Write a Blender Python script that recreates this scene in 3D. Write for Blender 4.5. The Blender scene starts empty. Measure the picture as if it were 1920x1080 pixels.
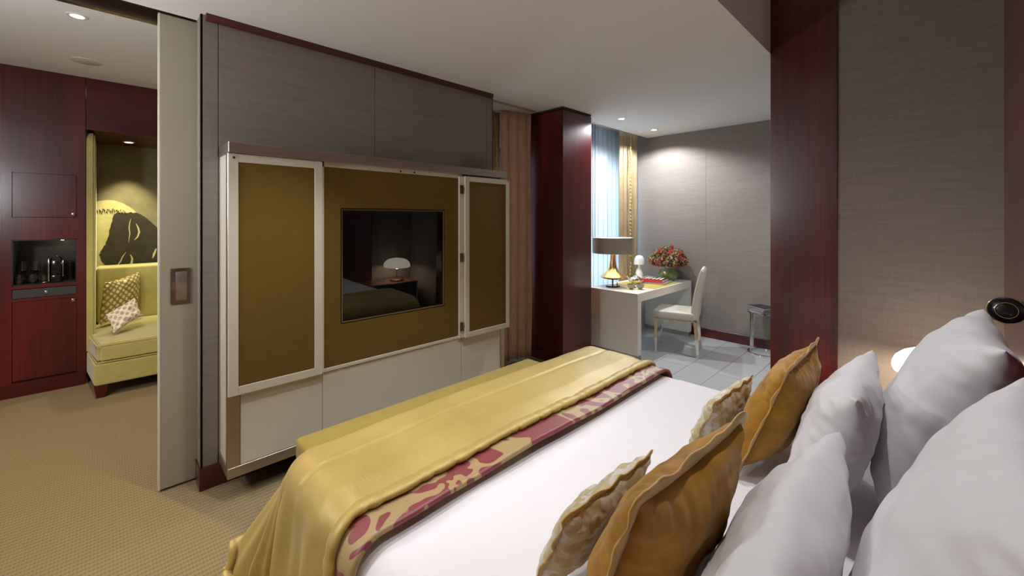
import bpy, bmesh, math, random
from mathutils import Vector, Matrix, noise

random.seed(7)
sc = bpy.context.scene
COL = sc.collection
PI = math.pi

# ------------------------------------------------------------------ camera
CAM_H = 1.59
cd = bpy.data.cameras.new('camera'); cam = bpy.data.objects.new('camera', cd); COL.objects.link(cam)
cam.location = (0, 0, CAM_H); cam.rotation_euler = (math.radians(90), 0, math.radians(45.55 - 90))
cd.sensor_width = 36; cd.lens = 775 / 1920 * 36; cd.shift_y = -130 / 1920; cd.clip_start = 0.02
sc.camera = cam

# ------------------------------------------------------------------ world, exposure
w = bpy.data.worlds.new('world'); sc.world = w; w.use_nodes = True
bg = w.node_tree.nodes['Background']; bg.inputs[0].default_value = (0.62, 0.8, 1.0, 1); bg.inputs[1].default_value = 2.6
sc.view_settings.view_transform = 'Standard'; sc.view_settings.look = 'None'
sc.view_settings.gamma = 1; sc.view_settings.exposure = -0.06
sc.view_settings.use_curve_mapping = False
sc.cycles.use_denoising = True
sc.cycles.max_bounces = 8; sc.cycles.diffuse_bounces = 5; sc.cycles.glossy_bounces = 4
sc.cycles.transmission_bounces = 6; sc.cycles.transparent_max_bounces = 8
sc.cycles.caustics_reflective = False; sc.cycles.caustics_refractive = False
sc.cycles.sample_clamp_indirect = 4

def lamp(name, kind, loc, power, color, parent=None, **kw):
    d = bpy.data.lights.new(name, kind); d.energy = power; d.color = color
    for k, v in kw.items(): setattr(d, k, v)
    o = bpy.data.objects.new(name, d); COL.objects.link(o); o.location = loc
    if parent: o.parent = parent
    return o
WARM = (1.0, 0.80, 0.58); NEUT = (1.0, 0.97, 0.96); COOL = (0.78, 0.88, 1.0)

# daylight standing outside the window of the desk corner, shining in through the sheer
sky = lamp('daylight', 'AREA', (4.95, 4.3, 1.6), 105, (0.64, 0.82, 1.0), shape='RECTANGLE', size=1.8, size_y=2.4)
sky.rotation_euler = (math.radians(-90), 0, 0)
sky2 = lamp('daylight', 'AREA', (3.15, 4.3, 1.6), 40, (0.64, 0.82, 1.0), shape='RECTANGLE', size=0.7, size_y=2.2)
sky2.rotation_euler = (math.radians(-90), 0, 0)

# ------------------------------------------------------------------ materials
def nm(name):
    m = bpy.data.materials.new(name); m.use_nodes = True
    return m, m.node_tree.nodes, m.node_tree.links, m.node_tree.nodes['Principled BSDF']
def pb(name, col, rough=0.5, metal=0.0, spec=0.5, sheen=0.0, coat=0.0, trans=0.0, emit=None, es=0, alpha=1, ior=1.45, tint=None):
    m, N, L, b = nm(name)
    b.inputs['Base Color'].default_value = (*col, 1); b.inputs['Roughness'].default_value = rough
    b.inputs['Metallic'].default_value = metal; b.inputs['Specular IOR Level'].default_value = spec
    b.inputs['Sheen Weight'].default_value = sheen; b.inputs['Coat Weight'].default_value = coat
    b.inputs['Transmission Weight'].default_value = trans; b.inputs['IOR'].default_value = ior
    if tint: b.inputs['Sheen Tint'].default_value = (*tint, 1)
    if emit: b.inputs['Emission Color'].default_value = (*emit, 1); b.inputs['Emission Strength'].default_value = es
    return m
def coords(N, L, scale, kind='Object'):
    t = N.new('ShaderNodeTexCoord'); mp = N.new('ShaderNodeMapping'); mp.inputs['Scale'].default_value = scale
    L.new(t.outputs[kind], mp.inputs['Vector']); return mp
def geo(N, L, scale):
    t = N.new('ShaderNodeNewGeometry'); mp = N.new('ShaderNodeMapping'); mp.inputs['Scale'].default_value = scale
    L.new(t.outputs['Position'], mp.inputs['Vector']); return mp
def noi(N, L, mp, scale=1, detail=3, rough=0.5, dist=0.0):
    n = N.new('ShaderNodeTexNoise'); n.inputs['Scale'].default_value = scale; n.inputs['Detail'].default_value = detail
    n.inputs['Roughness'].default_value = rough; n.inputs['Distortion'].default_value = dist
    L.new(mp.outputs[0], n.inputs['Vector']); return n
def ramp(N, L, src, stops, interp='LINEAR'):
    r = N.new('ShaderNodeValToRGB'); r.color_ramp.interpolation = interp
    e = r.color_ramp.elements
    while len(e) < len(stops): e.new(0.5)
    for k, (p, c) in enumerate(stops): e[k].position = p; e[k].color = (*c, 1)
    L.new(src, r.inputs[0]); return r
def bump(N, L, b, src, strength, dist=0.002):
    bp = N.new('ShaderNodeBump'); bp.inputs['Strength'].default_value = strength; bp.inputs['Distance'].default_value = dist
    L.new(src, bp.inputs['Height']); L.new(bp.outputs[0], b.inputs['Normal']); return bp
def mixf(N, L, a, b_, op='ADD'):
    m = N.new('ShaderNodeMath'); m.operation = op
    if hasattr(a, 'links'): L.new(a, m.inputs[0])
    else: m.inputs[0].default_value = a
    if hasattr(b_, 'links'): L.new(b_, m.inputs[1])
    else: m.inputs[1].default_value = b_
    return m

def wood(name, c1, c2, rough=0.28, coat=0.25, axis='z'):
    m, N, L, b = nm(name)
    s = {'z': (90, 90, 1.6), 'x': (1.6, 90, 90), 'y': (90, 1.6, 90)}[axis]
    mp = geo(N, L, s); n = noi(N, L, mp, 1, 4, 0.6)
    mp2 = geo(N, L, (6, 6, 0.5) if axis == 'z' else (0.5, 6, 6)); n2 = noi(N, L, mp2, 1, 2, 0.5)
    a = mixf(N, L, n.outputs[0], n2.outputs[0], 'MULTIPLY')
    r = ramp(N, L, a.outputs[0], [(0.12, c1), (0.42, c2)])
    L.new(r.outputs[0], b.inputs['Base Color'])
    b.inputs['Roughness'].default_value = rough; b.inputs['Coat Weight'].default_value = coat; b.inputs['Coat Roughness'].default_value = 0.2
    bump(N, L, b, n.outputs[0], 0.05, 0.001)
    return m
def weave(name, c1, c2, fine=1.0):
    m, N, L, b = nm(name)
    h = noi(N, L, geo(N, L, (9, 9, 420 * fine)), 1, 3, 0.7)
    v = noi(N, L, geo(N, L, (300 * fine, 300 * fine, 5)), 1, 3, 0.7)
    big = noi(N, L, geo(N, L, (2.5, 2.5, 60)), 1, 3, 0.8)
    s = mixf(N, L, h.outputs[0], v.outputs[0]); s2 = mixf(N, L, s.outputs[0], big.outputs[0])
    s3 = mixf(N, L, s2.outputs[0], 0.333, 'MULTIPLY')
    r = ramp(N, L, s3.outputs[0], [(0.30, c1), (0.70, c2)])
    L.new(r.outputs[0], b.inputs['Base Color']); b.inputs['Roughness'].default_value = 0.75
    b.inputs['Specular IOR Level'].default_value = 0.25
    bump(N, L, b, s.outputs[0], 0.25, 0.001)
    return m
def cloth(name, col, rough=0.8, sheen=0.2, scale=900, bs=0.15, big=0.0, spec=0.3, var=0.08):
    m, N, L, b = nm(name)
    n = noi(N, L, geo(N, L, (scale,) * 3), 1, 2); n2 = noi(N, L, geo(N, L, (14,) * 3), 1, 4)
    r = ramp(N, L, n2.outputs[0], [(0.3, tuple(c * (1 - var) for c in col)), (0.7, tuple(min(1, c * (1 + var)) for c in col))])
    L.new(r.outputs[0], b.inputs['Base Color']); b.inputs['Roughness'].default_value = rough
    b.inputs['Sheen Weight'].default_value = sheen; b.inputs['Specular IOR Level'].default_value = spec
    if big:
        s = mixf(N, L, n2.outputs[0], big, 'MULTIPLY'); s2 = mixf(N, L, s.outputs[0], mixf(N, L, n.outputs[0], 0.08, 'MULTIPLY').outputs[0])
        bump(N, L, b, s2.outputs[0], bs, 0.01)
    else: bump(N, L, b, n.outputs[0], bs, 0.001)
    return m

M = {}
M['ceiling'] = pb('ceiling paint', (0.80, 0.80, 0.80), 0.9, spec=0.2)
M['redwood'] = wood('red mahogany veneer', (0.038, 0.0018, 0.0028), (0.125, 0.009, 0.010))
M['redwood_x'] = wood('red mahogany horizontal', (0.040, 0.0020, 0.0030), (0.12, 0.009, 0.011), axis='x')
M['darkwood'] = pb('black brown lacquer', (0.010, 0.007, 0.007), 0.3, coat=0.2)
M['fabricwall'] = weave('taupe woven wall fabric', (0.18, 0.152, 0.134), (0.30, 0.262, 0.236))
M['doorpaint'] = pb('putty lacquer', (0.37, 0.335, 0.25), 0.45)
M['white'] = pb('cream lacquer', (0.68, 0.64, 0.54), 0.4)
M['deskwhite'] = pb('warm white lacquer', (0.80, 0.77, 0.69), 0.3, coat=0.2)
M['groove'] = pb('shadow gap', (0.02, 0.018, 0.016), 0.8)
M['chrome'] = pb('polished chrome', (0.75, 0.74, 0.72), 0.08, 1.0)
M['steeldark'] = pb('bronze steel', (0.28, 0.22, 0.16), 0.3, 1.0)
M['browntop'] = pb('brown stone top', (0.16, 0.07, 0.045), 0.2, coat=0.3)
M['blackgloss'] = pb('black plastic', (0.008, 0.008, 0.009), 0.15)
M['blackmat'] = pb('black niche lining', (0.012, 0.011, 0.009), 0.5)
M['glass'] = pb('clear glass', (0.95, 0.97, 0.97), 0.02, trans=1.0)
def pane_mat():
    m, N, L, b = nm('window glazing'); N.remove(b); out = N['Material Output']
    t = N.new('ShaderNodeBsdfTransparent'); t.inputs[0].default_value = (0.93, 0.96, 0.97, 1)
    g = N.new('ShaderNodeBsdfGlossy'); g.inputs['Roughness'].default_value = 0.0
    f = N.new('ShaderNodeFresnel'); f.inputs[0].default_value = 1.45
    mx = N.new('ShaderNodeMixShader'); L.new(f.outputs[0], mx.inputs[0]); L.new(t.outputs[0], mx.inputs[1]); L.new(g.outputs[0], mx.inputs[2])
    L.new(mx.outputs[0], out.inputs[0]); return m
M['pane'] = pane_mat()
M['screen'] = pb('black screen glass', (0.004, 0.004, 0.004), 0.0, spec=0.5, ior=1.55)
M['gold'] = pb('gilded metal', (0.78, 0.52, 0.24), 0.22, 1.0)
M['silver'] = pb('silver plate', (0.82, 0.80, 0.77), 0.1, 1.0)
M['copper'] = pb('copper', (0.80, 0.36, 0.16), 0.2, 1.0)
M['opal'] = pb('opal glass lit', (0.9, 0.85, 0.78), 0.3, emit=(1.0, 0.86, 0.70), es=4)
M['bulb'] = pb('lamp lens', (1, 1, 1), 0.4, emit=(1.0, 0.93, 0.84), es=12)
M['leather'] = pb('cream leather', (0.60, 0.56, 0.49), 0.42)
M['paper'] = pb('paper pages', (0.72, 0.68, 0.58), 0.8)
M['redcover'] = pb('red cover', (0.55, 0.03, 0.035), 0.35)
M['navy'] = pb('navy cover', (0.012, 0.018, 0.06), 0.35)
M['blackcover'] = pb('charcoal cover', (0.02, 0.02, 0.025), 0.4)
M['greycover'] = pb('grey printed cover', (0.32, 0.33, 0.36), 0.3)
M['slate'] = pb('slate drawer', (0.045, 0.047, 0.052), 0.4)
M['porcelain'] = pb('white porcelain', (0.82, 0.80, 0.77), 0.2, coat=0.5)
M['wht'] = cloth('white cotton', (0.74, 0.735, 0.76), 0.85, 0.15, 1500, 0.35, 0.5, var=0.015)
M['duvet'] = cloth('white duvet cotton', (0.76, 0.74, 0.77), 0.8, 0.15, 1500, 0.2, 0.25, var=0.01)
M['mustard'] = cloth('mustard velvet', (0.36, 0.172, 0.010), 0.6, 0.15, 400, 0.3, 0.5, var=0.25)
M['flange'] = cloth('gold silk flange', (0.52, 0.33, 0.08), 0.45, 0.4, 800, 0.2, var=0.15)
M['benchfab'] = cloth('olive gold satin', (0.38, 0.27, 0.045), 0.42, 0.2, 1200, 0.1, spec=0.5, var=0.05)
M['olive'] = cloth('olive gold panel cloth', (0.150, 0.088, 0.010), 0.8, 0.05, 1400, 0.15, var=0.04)
M['curtgold'] = cloth('gold taffeta', (0.36, 0.27, 0.15), 0.5, 0.3, 900, 0.2, var=0.12)
M['curtpink'] = cloth('copper rose lining', (0.66, 0.43, 0.32), 0.6, 0.3, 900, 0.2, var=0.08)
M['sofafab'] = cloth('chartreuse velvet', (0.50, 0.44, 0.14), 0.55, 0.5, 900, 0.15, var=0.06)
M['matgold'] = cloth('gold desk mat', (0.46, 0.36, 0.06), 0.5, 0.2, 900, 0.2)

def carpet():
    m, N, L, b = nm('ribbed beige carpet')
    t = N.new('ShaderNodeNewGeometry'); sp = N.new('ShaderNodeSeparateXYZ'); L.new(t.outputs['Position'], sp.inputs[0])
    a = mixf(N, L, sp.outputs['Y'], 2 * PI / 0.030, 'MULTIPLY'); sy = mixf(N, L, a.outputs[0], 0, 'SINE')
    c = mixf(N, L, sp.outputs['X'], 2 * PI / 0.013, 'MULTIPLY'); sx = mixf(N, L, c.outputs[0], 0, 'SINE')
    sx2 = mixf(N, L, sx.outputs[0], 0.45, 'MULTIPLY'); s = mixf(N, L, sy.outputs[0], sx2.outputs[0])
    n = noi(N, L, geo(N, L, (260,) * 3), 1, 2); n2 = mixf(N, L, n.outputs[0], 1.4, 'MULTIPLY')
    s = mixf(N, L, s.outputs[0], n2.outputs[0])
    s = mixf(N, L, mixf(N, L, s.outputs[0], 0.25, 'MULTIPLY').outputs[0], 0.35)
    r = ramp(N, L, s.outputs[0], [(0.1, (0.17, 0.122, 0.06)), (0.55, (0.26, 0.195, 0.10)), (0.9, (0.285, 0.215, 0.115))])
    L.new(r.outputs[0], b.inputs['Base Color']); b.inputs['Roughness'].default_value = 0.95
    b.inputs['Specular IOR Level'].default_value = 0.1; b.inputs['Sheen Weight'].default_value = 0.1
    bump(N, L, b, s.outputs[0], 0.5, 0.004)
    return m
M['carpet'] = carpet()
def tiles():
    m, N, L, b = nm('white polished stone tiles')
    mp = geo(N, L, (1, 1, 1)); br = N.new('ShaderNodeTexBrick'); L.new(mp.outputs[0], br.inputs['Vector'])
    mp.inputs['Location'].default_value = (-4.02, -0.06, 0)
    br.inputs['Color1'].default_value = (0.50, 0.51, 0.52, 1); br.inputs['Color2'].default_value = (0.46, 0.47, 0.48, 1)
    br.inputs['Mortar'].default_value = (0.22, 0.21, 0.20, 1); br.inputs['Scale'].default_value = 1
    br.inputs['Mortar Size'].default_value = 0.003; br.inputs['Brick Width'].default_value = 0.9; br.inputs['Row Height'].default_value = 0.3
    L.new(br.outputs[0], b.inputs['Base Color']); b.inputs['Roughness'].default_value = 0.12; b.inputs['Coat Weight'].default_value = 0.3
    n = noi(N, L, geo(N, L, (3,) * 3), 1, 3)
    bump(N, L, b, n.outputs[0], 0.04, 0.01)
    return m
M['tiles'] = tiles()
def brushed(name, c, axis):
    m, N, L, b = nm(name)
    n = noi(N, L, geo(N, L, {'x': (3, 400, 400), 'z': (400, 400, 3)}[axis]), 1, 3)
    big = noi(N, L, geo(N, L, (3, 3, 3)), 1, 2)
    r = ramp(N, L, big.outputs[0], [(0.3, tuple(k * 0.8 for k in c)), (0.7, c)])
    L.new(r.outputs[0], b.inputs['Base Color']); b.inputs['Metallic'].default_value = 1
    r2 = ramp(N, L, n.outputs[0], [(0.3, (0.3,) * 3), (0.7, (0.48,) * 3)]); L.new(r2.outputs[0], b.inputs['Roughness'])
    return m
M['steel'] = brushed('brushed steel horizontal', (0.55, 0.48, 0.43), 'x'); M['steelv'] = brushed('brushed steel vertical', (0.55, 0.46, 0.38), 'z')
def satin():
    m, N, L, b = nm('gold satin')
    n = noi(N, L, geo(N, L, (4,) * 3), 1, 4, 0.6)
    n2 = noi(N, L, geo(N, L, (26, 9, 9)), 1, 3, 0.6, 0.5)
    r = ramp(N, L, n.outputs[0], [(0.3, (0.40, 0.28, 0.062)), (0.7, (0.49, 0.35, 0.088))])
    L.new(r.outputs[0], b.inputs['Base Color']); b.inputs['Roughness'].default_value = 0.46
    b.inputs['Specular IOR Level'].default_value = 0.55
    b.inputs['Sheen Weight'].default_value = 0.2; b.inputs['Metallic'].default_value = 0.12
    n3 = noi(N, L, geo(N, L, (60, 14, 30)), 1, 4, 0.6, 0.8); sm_ = mixf(N, L, n2.outputs[0], mixf(N, L, n3.outputs[0], 0.35, 'MULTIPLY').outputs[0])
    bump(N, L, b, sm_.outputs[0], 0.2, 0.008)
    return m
M['satin'] = satin()
def damask():
    m, N, L, b = nm('maroon and gold damask')
    mp = coords(N, L, (1, 1, 1), 'UV')
    n = noi(N, L, mp, 5.2, 1.2, 0.45, 1.4)
    r = ramp(N, L, n.outputs[0], [(0.0, (0.20, 0.028, 0.030)), (0.475, (0.20, 0.028, 0.030)), (0.485, (0.36, 0.25, 0.10)), (0.64, (0.36, 0.25, 0.10)), (0.65, (0.20, 0.028, 0.03))])
    L.new(r.outputs[0], b.inputs['Base Color']); b.inputs['Roughness'].default_value = 0.45; b.inputs['Sheen Weight'].default_value = 0.2
    return m
M['damask'] = damask()
def brocade():
    m, N, L, b = nm('pale floral brocade')
    n = noi(N, L, geo(N, L, (1,) * 3), 16, 1.0, 0.4, 1.6)
    v = N.new('ShaderNodeTexVoronoi'); v.inputs['Scale'].default_value = 260; L.new(geo(N, L, (1,) * 3).outputs[0], v.inputs['Vector'])
    r = ramp(N, L, n.outputs[0], [(0.0, (0.58, 0.53, 0.45)), (0.47, (0.58, 0.53, 0.45)), (0.50, (0.46, 0.38, 0.20)), (1.0, (0.46, 0.38, 0.20))])
    L.new(r.outputs[0], b.inputs['Base Color']); b.inputs['Roughness'].default_value = 0.5; b.inputs['Sheen Weight'].default_value = 0.2
    bump(N, L, b, v.outputs[0], 0.2, 0.001)
    return m
M['brocade'] = brocade()
def dotted(name, base, dot, scale, metal=0.3):
    m, N, L, b = nm(name)
    mp = coords(N, L, (scale, scale, 1), 'UV'); mp.inputs['Rotation'].default_value = (0, 0, PI / 4)
    v = N.new('ShaderNodeTexVoronoi'); v.inputs['Randomness'].default_value = 0; v.inputs['Scale'].default_value = 1
    L.new(mp.outputs[0], v.inputs['Vector'])
    r = ramp(N, L, v.outputs['Distance'], [(0.0, dot), (0.33, dot), (0.37, base), (1.0, base)])
    L.new(r.outputs[0], b.inputs['Base Color']); b.inputs['Roughness'].default_value = 0.35; b.inputs['Metallic'].default_value = metal
    return m
M['dotgold'] = dotted('gold cushion with dots', (0.32, 0.24, 0.04), (0.75, 0.66, 0.45), 11)
M['dotwhite'] = dotted('white cushion with beige dots', (0.78, 0.72, 0.64), (0.46, 0.36, 0.25), 10, 0.0)
def sheer():
    m, N, L, b = nm('white sheer voile')
    N.remove(b); out = N['Material Output']
    d = N.new('ShaderNodeBsdfDiffuse'); d.inputs[0].default_value = (0.85, 0.87, 0.9, 1)
    t = N.new('ShaderNodeBsdfTranslucent'); t.inputs[0].default_value = (0.85, 0.92, 0.97, 1)
    tr = N.new('ShaderNodeBsdfTransparent')
    m1 = N.new('ShaderNodeMixShader'); m1.inputs[0].default_value = 0.6; t.inputs[0].default_value = (0.68, 0.75, 0.79, 1); L.new(d.outputs[0], m1.inputs[1]); L.new(t.outputs[0], m1.inputs[2])
    m2 = N.new('ShaderNodeMixShader'); m2.inputs[0].default_value = 0.25; L.new(m1.outputs[0], m2.inputs[1]); L.new(tr.outputs[0], m2.inputs[2])
    L.new(m2.outputs[0], out.inputs[0]); return m
M['sheer'] = sheer()
def shade_mat():
    m, N, L, b = nm('taupe silk lamp shade')
    b.inputs['Base Color'].default_value = (0.42, 0.37, 0.33, 1); b.inputs['Roughness'].default_value = 0.7
    h = noi(N, L, geo(N, L, (12, 12, 300)), 1, 2); bump(N, L, b, h.outputs[0], 0.1, 0.001)
    return m
M['shade'] = shade_mat()
M['shadein'] = pb('white shade lining', (0.85, 0.8, 0.72), 0.7)
M['plaster'] = None
def plaster():
    m, N, L, b = nm('olive suede wall covering')
    n = noi(N, L, geo(N, L, (5,) * 3), 1, 5, 0.6)
    r = ramp(N, L, n.outputs[0], [(0.3, (0.16, 0.14, 0.07)), (0.7, (0.24, 0.21, 0.11))])
    L.new(r.outputs[0], b.inputs['Base Color']); b.inputs['Roughness'].default_value = 0.9
    return m
M['plaster'] = plaster()
M['muralpale'] = cloth('pale yellow mural ground', (0.50, 0.46, 0.20), 0.7, 0.1, 900, 0.1)
M['muraldark'] = cloth('dark brown mural ink', (0.035, 0.028, 0.014), 0.7, 0.1, 900, 0.1, var=0.2)
def vase_mat():
    return pb('green leaf lined glass', (0.14, 0.19, 0.06), 0.06, coat=1.0)
M['vase'] = vase_mat()
def petal(name, a, c):
    m, N, L, b = nm(name)
    n = noi(N, L, geo(N, L, (90,) * 3), 1, 2)
    r = ramp(N, L, n.outputs[0], [(0.35, a), (0.65, c)]); L.new(r.outputs[0], b.inputs['Base Color']); b.inputs['Roughness'].default_value = 0.6
    return m
M['petred'] = petal('dusky red petals', (0.22, 0.022, 0.025), (0.42, 0.07, 0.06))
M['petgreen'] = petal('green tinged petals', (0.20, 0.30, 0.05), (0.34, 0.38, 0.09))
M['petpink'] = petal('pale pink petals', (0.50, 0.22, 0.17), (0.62, 0.42, 0.26))
M['leafdark'] = pb('dark green leaf', (0.03, 0.03, 0.012), 0.7)
M['rose'] = petal('bright red petals', (0.55, 0.02, 0.01), (0.75, 0.07, 0.04))
M['wood_cup'] = pb('grey stoneware', (0.30, 0.28, 0.20), 0.35)

# ------------------------------------------------------------------ mesh helpers
def NB(): return bmesh.new()
def box(bm, x0, x1, y0, y1, z0, z1, bev=0.0, seg=2):
    t = bmesh.new(); bmesh.ops.create_cube(t, size=1)
    for v in t.verts: v.co = Vector(((x0 + x1) / 2 + v.co.x * (x1 - x0), (y0 + y1) / 2 + v.co.y * (y1 - y0), (z0 + z1) / 2 + v.co.z * (z1 - z0)))
    if bev > 0: bmesh.ops.bevel(t, geom=t.edges[:], offset=bev, segments=seg, profile=0.5, affect='EDGES')
    me = bpy.data.meshes.new('tmp'); t.to_mesh(me); t.free(); bm.from_mesh(me); bpy.data.meshes.remove(me)
    return bm
def B(*a, **k): return box(NB(), *a, **k)
def lathe(bm, prof, c=(0, 0, 0), n=40, axis='z', close=False):
    rings = []
    for r, z in prof:
        ring = []
        for k in range(n):
            a = 2 * PI * k / n
            p = (r * math.cos(a), r * math.sin(a), z)
            if axis == 'y': p = (p[0], p[2], p[1])
            if axis == 'x': p = (p[2], p[0], p[1])
            ring.append(bm.verts.new((c[0] + p[0], c[1] + p[1], c[2] + p[2])))
        rings.append(ring)
    for a, b_ in zip(rings, rings[1:]):
        for k in range(n): bm.faces.new((a[k], a[(k + 1) % n], b_[(k + 1) % n], b_[k]))
    for ring, fl in ((rings[0], True), (rings[-1], False)):
        if (ring[0].co - ring[n // 2].co).length > 1e-5 and close: bm.faces.new(ring[::-1] if fl else ring)
    bmesh.ops.remove_doubles(bm, verts=bm.verts, dist=1e-6)
    bmesh.ops.recalc_face_normals(bm, faces=bm.faces)
    return bm
def tube(bm, pts, r, n=12, cap=True):
    pts = [Vector(p) for p in pts]; rings = []
    rr = r if isinstance(r, (list, tuple)) else [r] * len(pts)
    up = Vector((0, 0, 1))
    for i, p in enumerate(pts):
        t = (pts[min(i + 1, len(pts) - 1)] - pts[max(i - 1, 0)]).normalized()
        s = t.cross(up)
        if s.length < 1e-3: s = t.cross(Vector((0, 1, 0)))
        s.normalize(); q = s.cross(t)
        rings.append([bm.verts.new(p + (s * math.cos(2 * PI * k / n) + q * math.sin(2 * PI * k / n)) * rr[i]) for k in range(n)])
    for a, b_ in zip(rings, rings[1:]):
        for k in range(n): bm.faces.new((a[k], a[(k + 1) % n], b_[(k + 1) % n], b_[k]))
    if cap: bm.faces.new(rings[0][::-1]); bm.faces.new(rings[-1])
    bmesh.ops.recalc_face_normals(bm, faces=bm.faces)
    return bm
def poly(bm, pts, d):
    """flat outline (list of 3-D points) pushed by vector d"""
    a = [bm.verts.new(p) for p in pts]; b_ = [bm.verts.new(Vector(p) + Vector(d)) for p in pts]
    n = len(a)
    bm.faces.new(a); bm.faces.new(b_[::-1])
    for k in range(n): bm.faces.new((a[k], b_[k], b_[(k + 1) % n], a[(k + 1) % n]))
    bmesh.ops.recalc_face_normals(bm, faces=bm.faces); return bm
def grid(bm, f, nu, nv, uv=False, closed=False):
    vs = [[bm.verts.new(f(i / nu, j / nv)) for j in range(nv + 1)] for i in range(nu + 1)]
    L = bm.loops.layers.uv.verify() if uv else None
    for i in range(nu):
        for j in range(nv):
            fc = bm.faces.new((vs[i][j], vs[i + 1][j], vs[i + 1][j + 1], vs[i][j + 1]))
            if uv:
                for lp, (a, b_) in zip(fc.loops, ((i, j), (i + 1, j), (i + 1, j + 1), (i, j + 1))): lp[L].uv = uv(a / nu, b_ / nv)
    return vs
def acc(o):
    v = Vector((0, 0, 0))
    while o: v += o.location; o = o.parent
    return v
def obj(name, bm, mat, parent=None, local=False, smooth=40, kind=None, flip=False):
    if flip: bmesh.ops.reverse_faces(bm, faces=bm.faces)
    me = bpy.data.meshes.new(name); 
    loc = Vector((0, 0, 0))
    if not local:
        if parent: off = acc(parent)
        else:
            xs = [v.co for v in bm.verts]
            off = Vector(((min(v.x for v in xs) + max(v.x for v in xs)) / 2, (min(v.y for v in xs) + max(v.y for v in xs)) / 2, min(v.z for v in xs))); loc = off
        for v in bm.verts: v.co -= off
    bm.to_mesh(me); bm.free()
    if smooth:
        me.polygons.foreach_set('use_smooth', [True] * len(me.polygons)); me.set_sharp_from_angle(angle=math.radians(smooth))
    o = bpy.data.objects.new(name, me); COL.objects.link(o); o.location = loc
    if mat: me.materials.append(M[mat])
    if parent: o.parent = parent
    if kind: o['kind'] = kind
    return o
def tag(o, label, cat, group=None):
    o['label'] = label; o['category'] = cat
    if group: o['group'] = group
    return o
def thing(name, label, cat, loc, rz=0, group=None):
    o = bpy.data.objects.new(name, None); COL.objects.link(o); o.location = loc; o.rotation_euler = (0, 0, rz)
    o.empty_display_size = 0.1
    return tag(o, label, cat, group)
def struct(name, bm, mat, parent=None, **k):
    return obj(name, bm, mat, parent, kind=None if parent else 'structure', **k)
def dup(root, loc, rz=None, label=None, group=None):
    r = root.copy(); COL.objects.link(r); r.location = loc
    if rz is not None: r.rotation_euler = (0, 0, rz)
    if label: r['label'] = label
    if group: r['group'] = group
    for ch in list(root.children):
        c = ch.copy(); COL.objects.link(c); c.parent = r
        for g in list(ch.children):
            q = g.copy(); COL.objects.link(q); q.parent = c
    return r
def solid(o, t, off=0.0):
    m = o.modifiers.new('thickness', 'SOLIDIFY'); m.thickness = t; m.offset = off; return o
def subd(o, l=1):
    m = o.modifiers.new('smooth', 'SUBSURF'); m.levels = l; m.render_levels = l; return o

CZ = 2.79          # bedroom ceiling
LZ = 2.95          # ceiling of the far sitting room
XW = 3.47          # wall behind the bedside lamp
HZ = 3.30          # raised ceiling over the head of the bed
def yat(u, x):
    a = (u - 960) / 775; th = math.radians(45.55)
    dx = math.cos(th) + a * math.sin(th); dy = math.sin(th) - a * math.cos(th); return x * dy / dx
yp0, yp1 = yat(1570, XW - 0.02), yat(1444.5, XW - 0.02)

# ------------------------------------------------------------------ room shell
struct('floor', B(-2.6, 4.03, -0.45, 6.75, -0.08, 0), 'carpet', smooth=0)
struct('floor_tiles', B(4.03, 5.95, -0.45, 3.75, -0.08, 0.0), 'tiles', smooth=0)
bm = NB()
box(bm, -2.6, 5.95, yp1, 2.98, CZ, CZ + 0.06); box(bm, XW + 0.13, 5.95, -0.45, yp1, CZ, CZ + 0.06); box(bm, -2.6, XW + 0.13, yp1, yp1 + 0.1, CZ + 0.061, HZ); box(bm, -2.7, XW + 0.25, -0.45, yp1 + 0.1, HZ, HZ + 0.06); box(bm, -2.6, 4.03, 2.98, 3.12, CZ, CZ + 0.06); box(bm, 0.40, 4.03, 3.12, 3.8, CZ, CZ + 0.06)
struct('ceiling', bm, 'ceiling', smooth=0)
struct('ceiling_sitting_room', B(-2.6, 2.6, 3.26, 6.9, LZ, LZ + 0.06), 'ceiling', smooth=0)
bm = NB(); box(bm, -2.6, 0.40, 3.12, 3.16, CZ + 0.045, CZ + 0.25); box(bm, -2.6, 0.40, 3.24, 3.28, CZ - 0.035, CZ + 0.25); box(bm, -2.6, 0.4, 3.16, 3.24, CZ + 0.05, CZ + 0.25)
struct('trim_1', bm, 'steeldark', smooth=0)
struct('trim_track', B(2.7, 3.42, 3.105, 3.15, CZ - 0.006, CZ), 'shade', smooth=0)

# TV wall of fabric panels
bm = NB(); box(bm, 0.40, 2.675, 3.012, 3.125, 0, CZ)
struct('wall_front_core', bm, 'groove', smooth=0)
bm = NB()
for a, b_ in ((0.392, 0.4765), (0.4805, 1.469), (1.4725, 2.598), (2.601, 2.68)): box(bm, a, b_, 3.0, 3.02, 0.0, CZ, 0.001, 1)
box(bm, 0.392, 0.402, 3.0, 3.13, 0.0, CZ); box(bm, 2.672, 2.682, 3.0, 3.13, 0, CZ)
struct('wall_front', bm, 'fabricwall', smooth=0)
struct('baseboard_front', B(0.384, 2.69, 2.985, 3.14, 0, 0.13, 0.003), 'redwood_x', smooth=0)
struct('trim_cornice', B(0.415, 2.66, 2.965, 3.0, CZ - 0.036, CZ), 'redwood_x', smooth=0)

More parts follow.
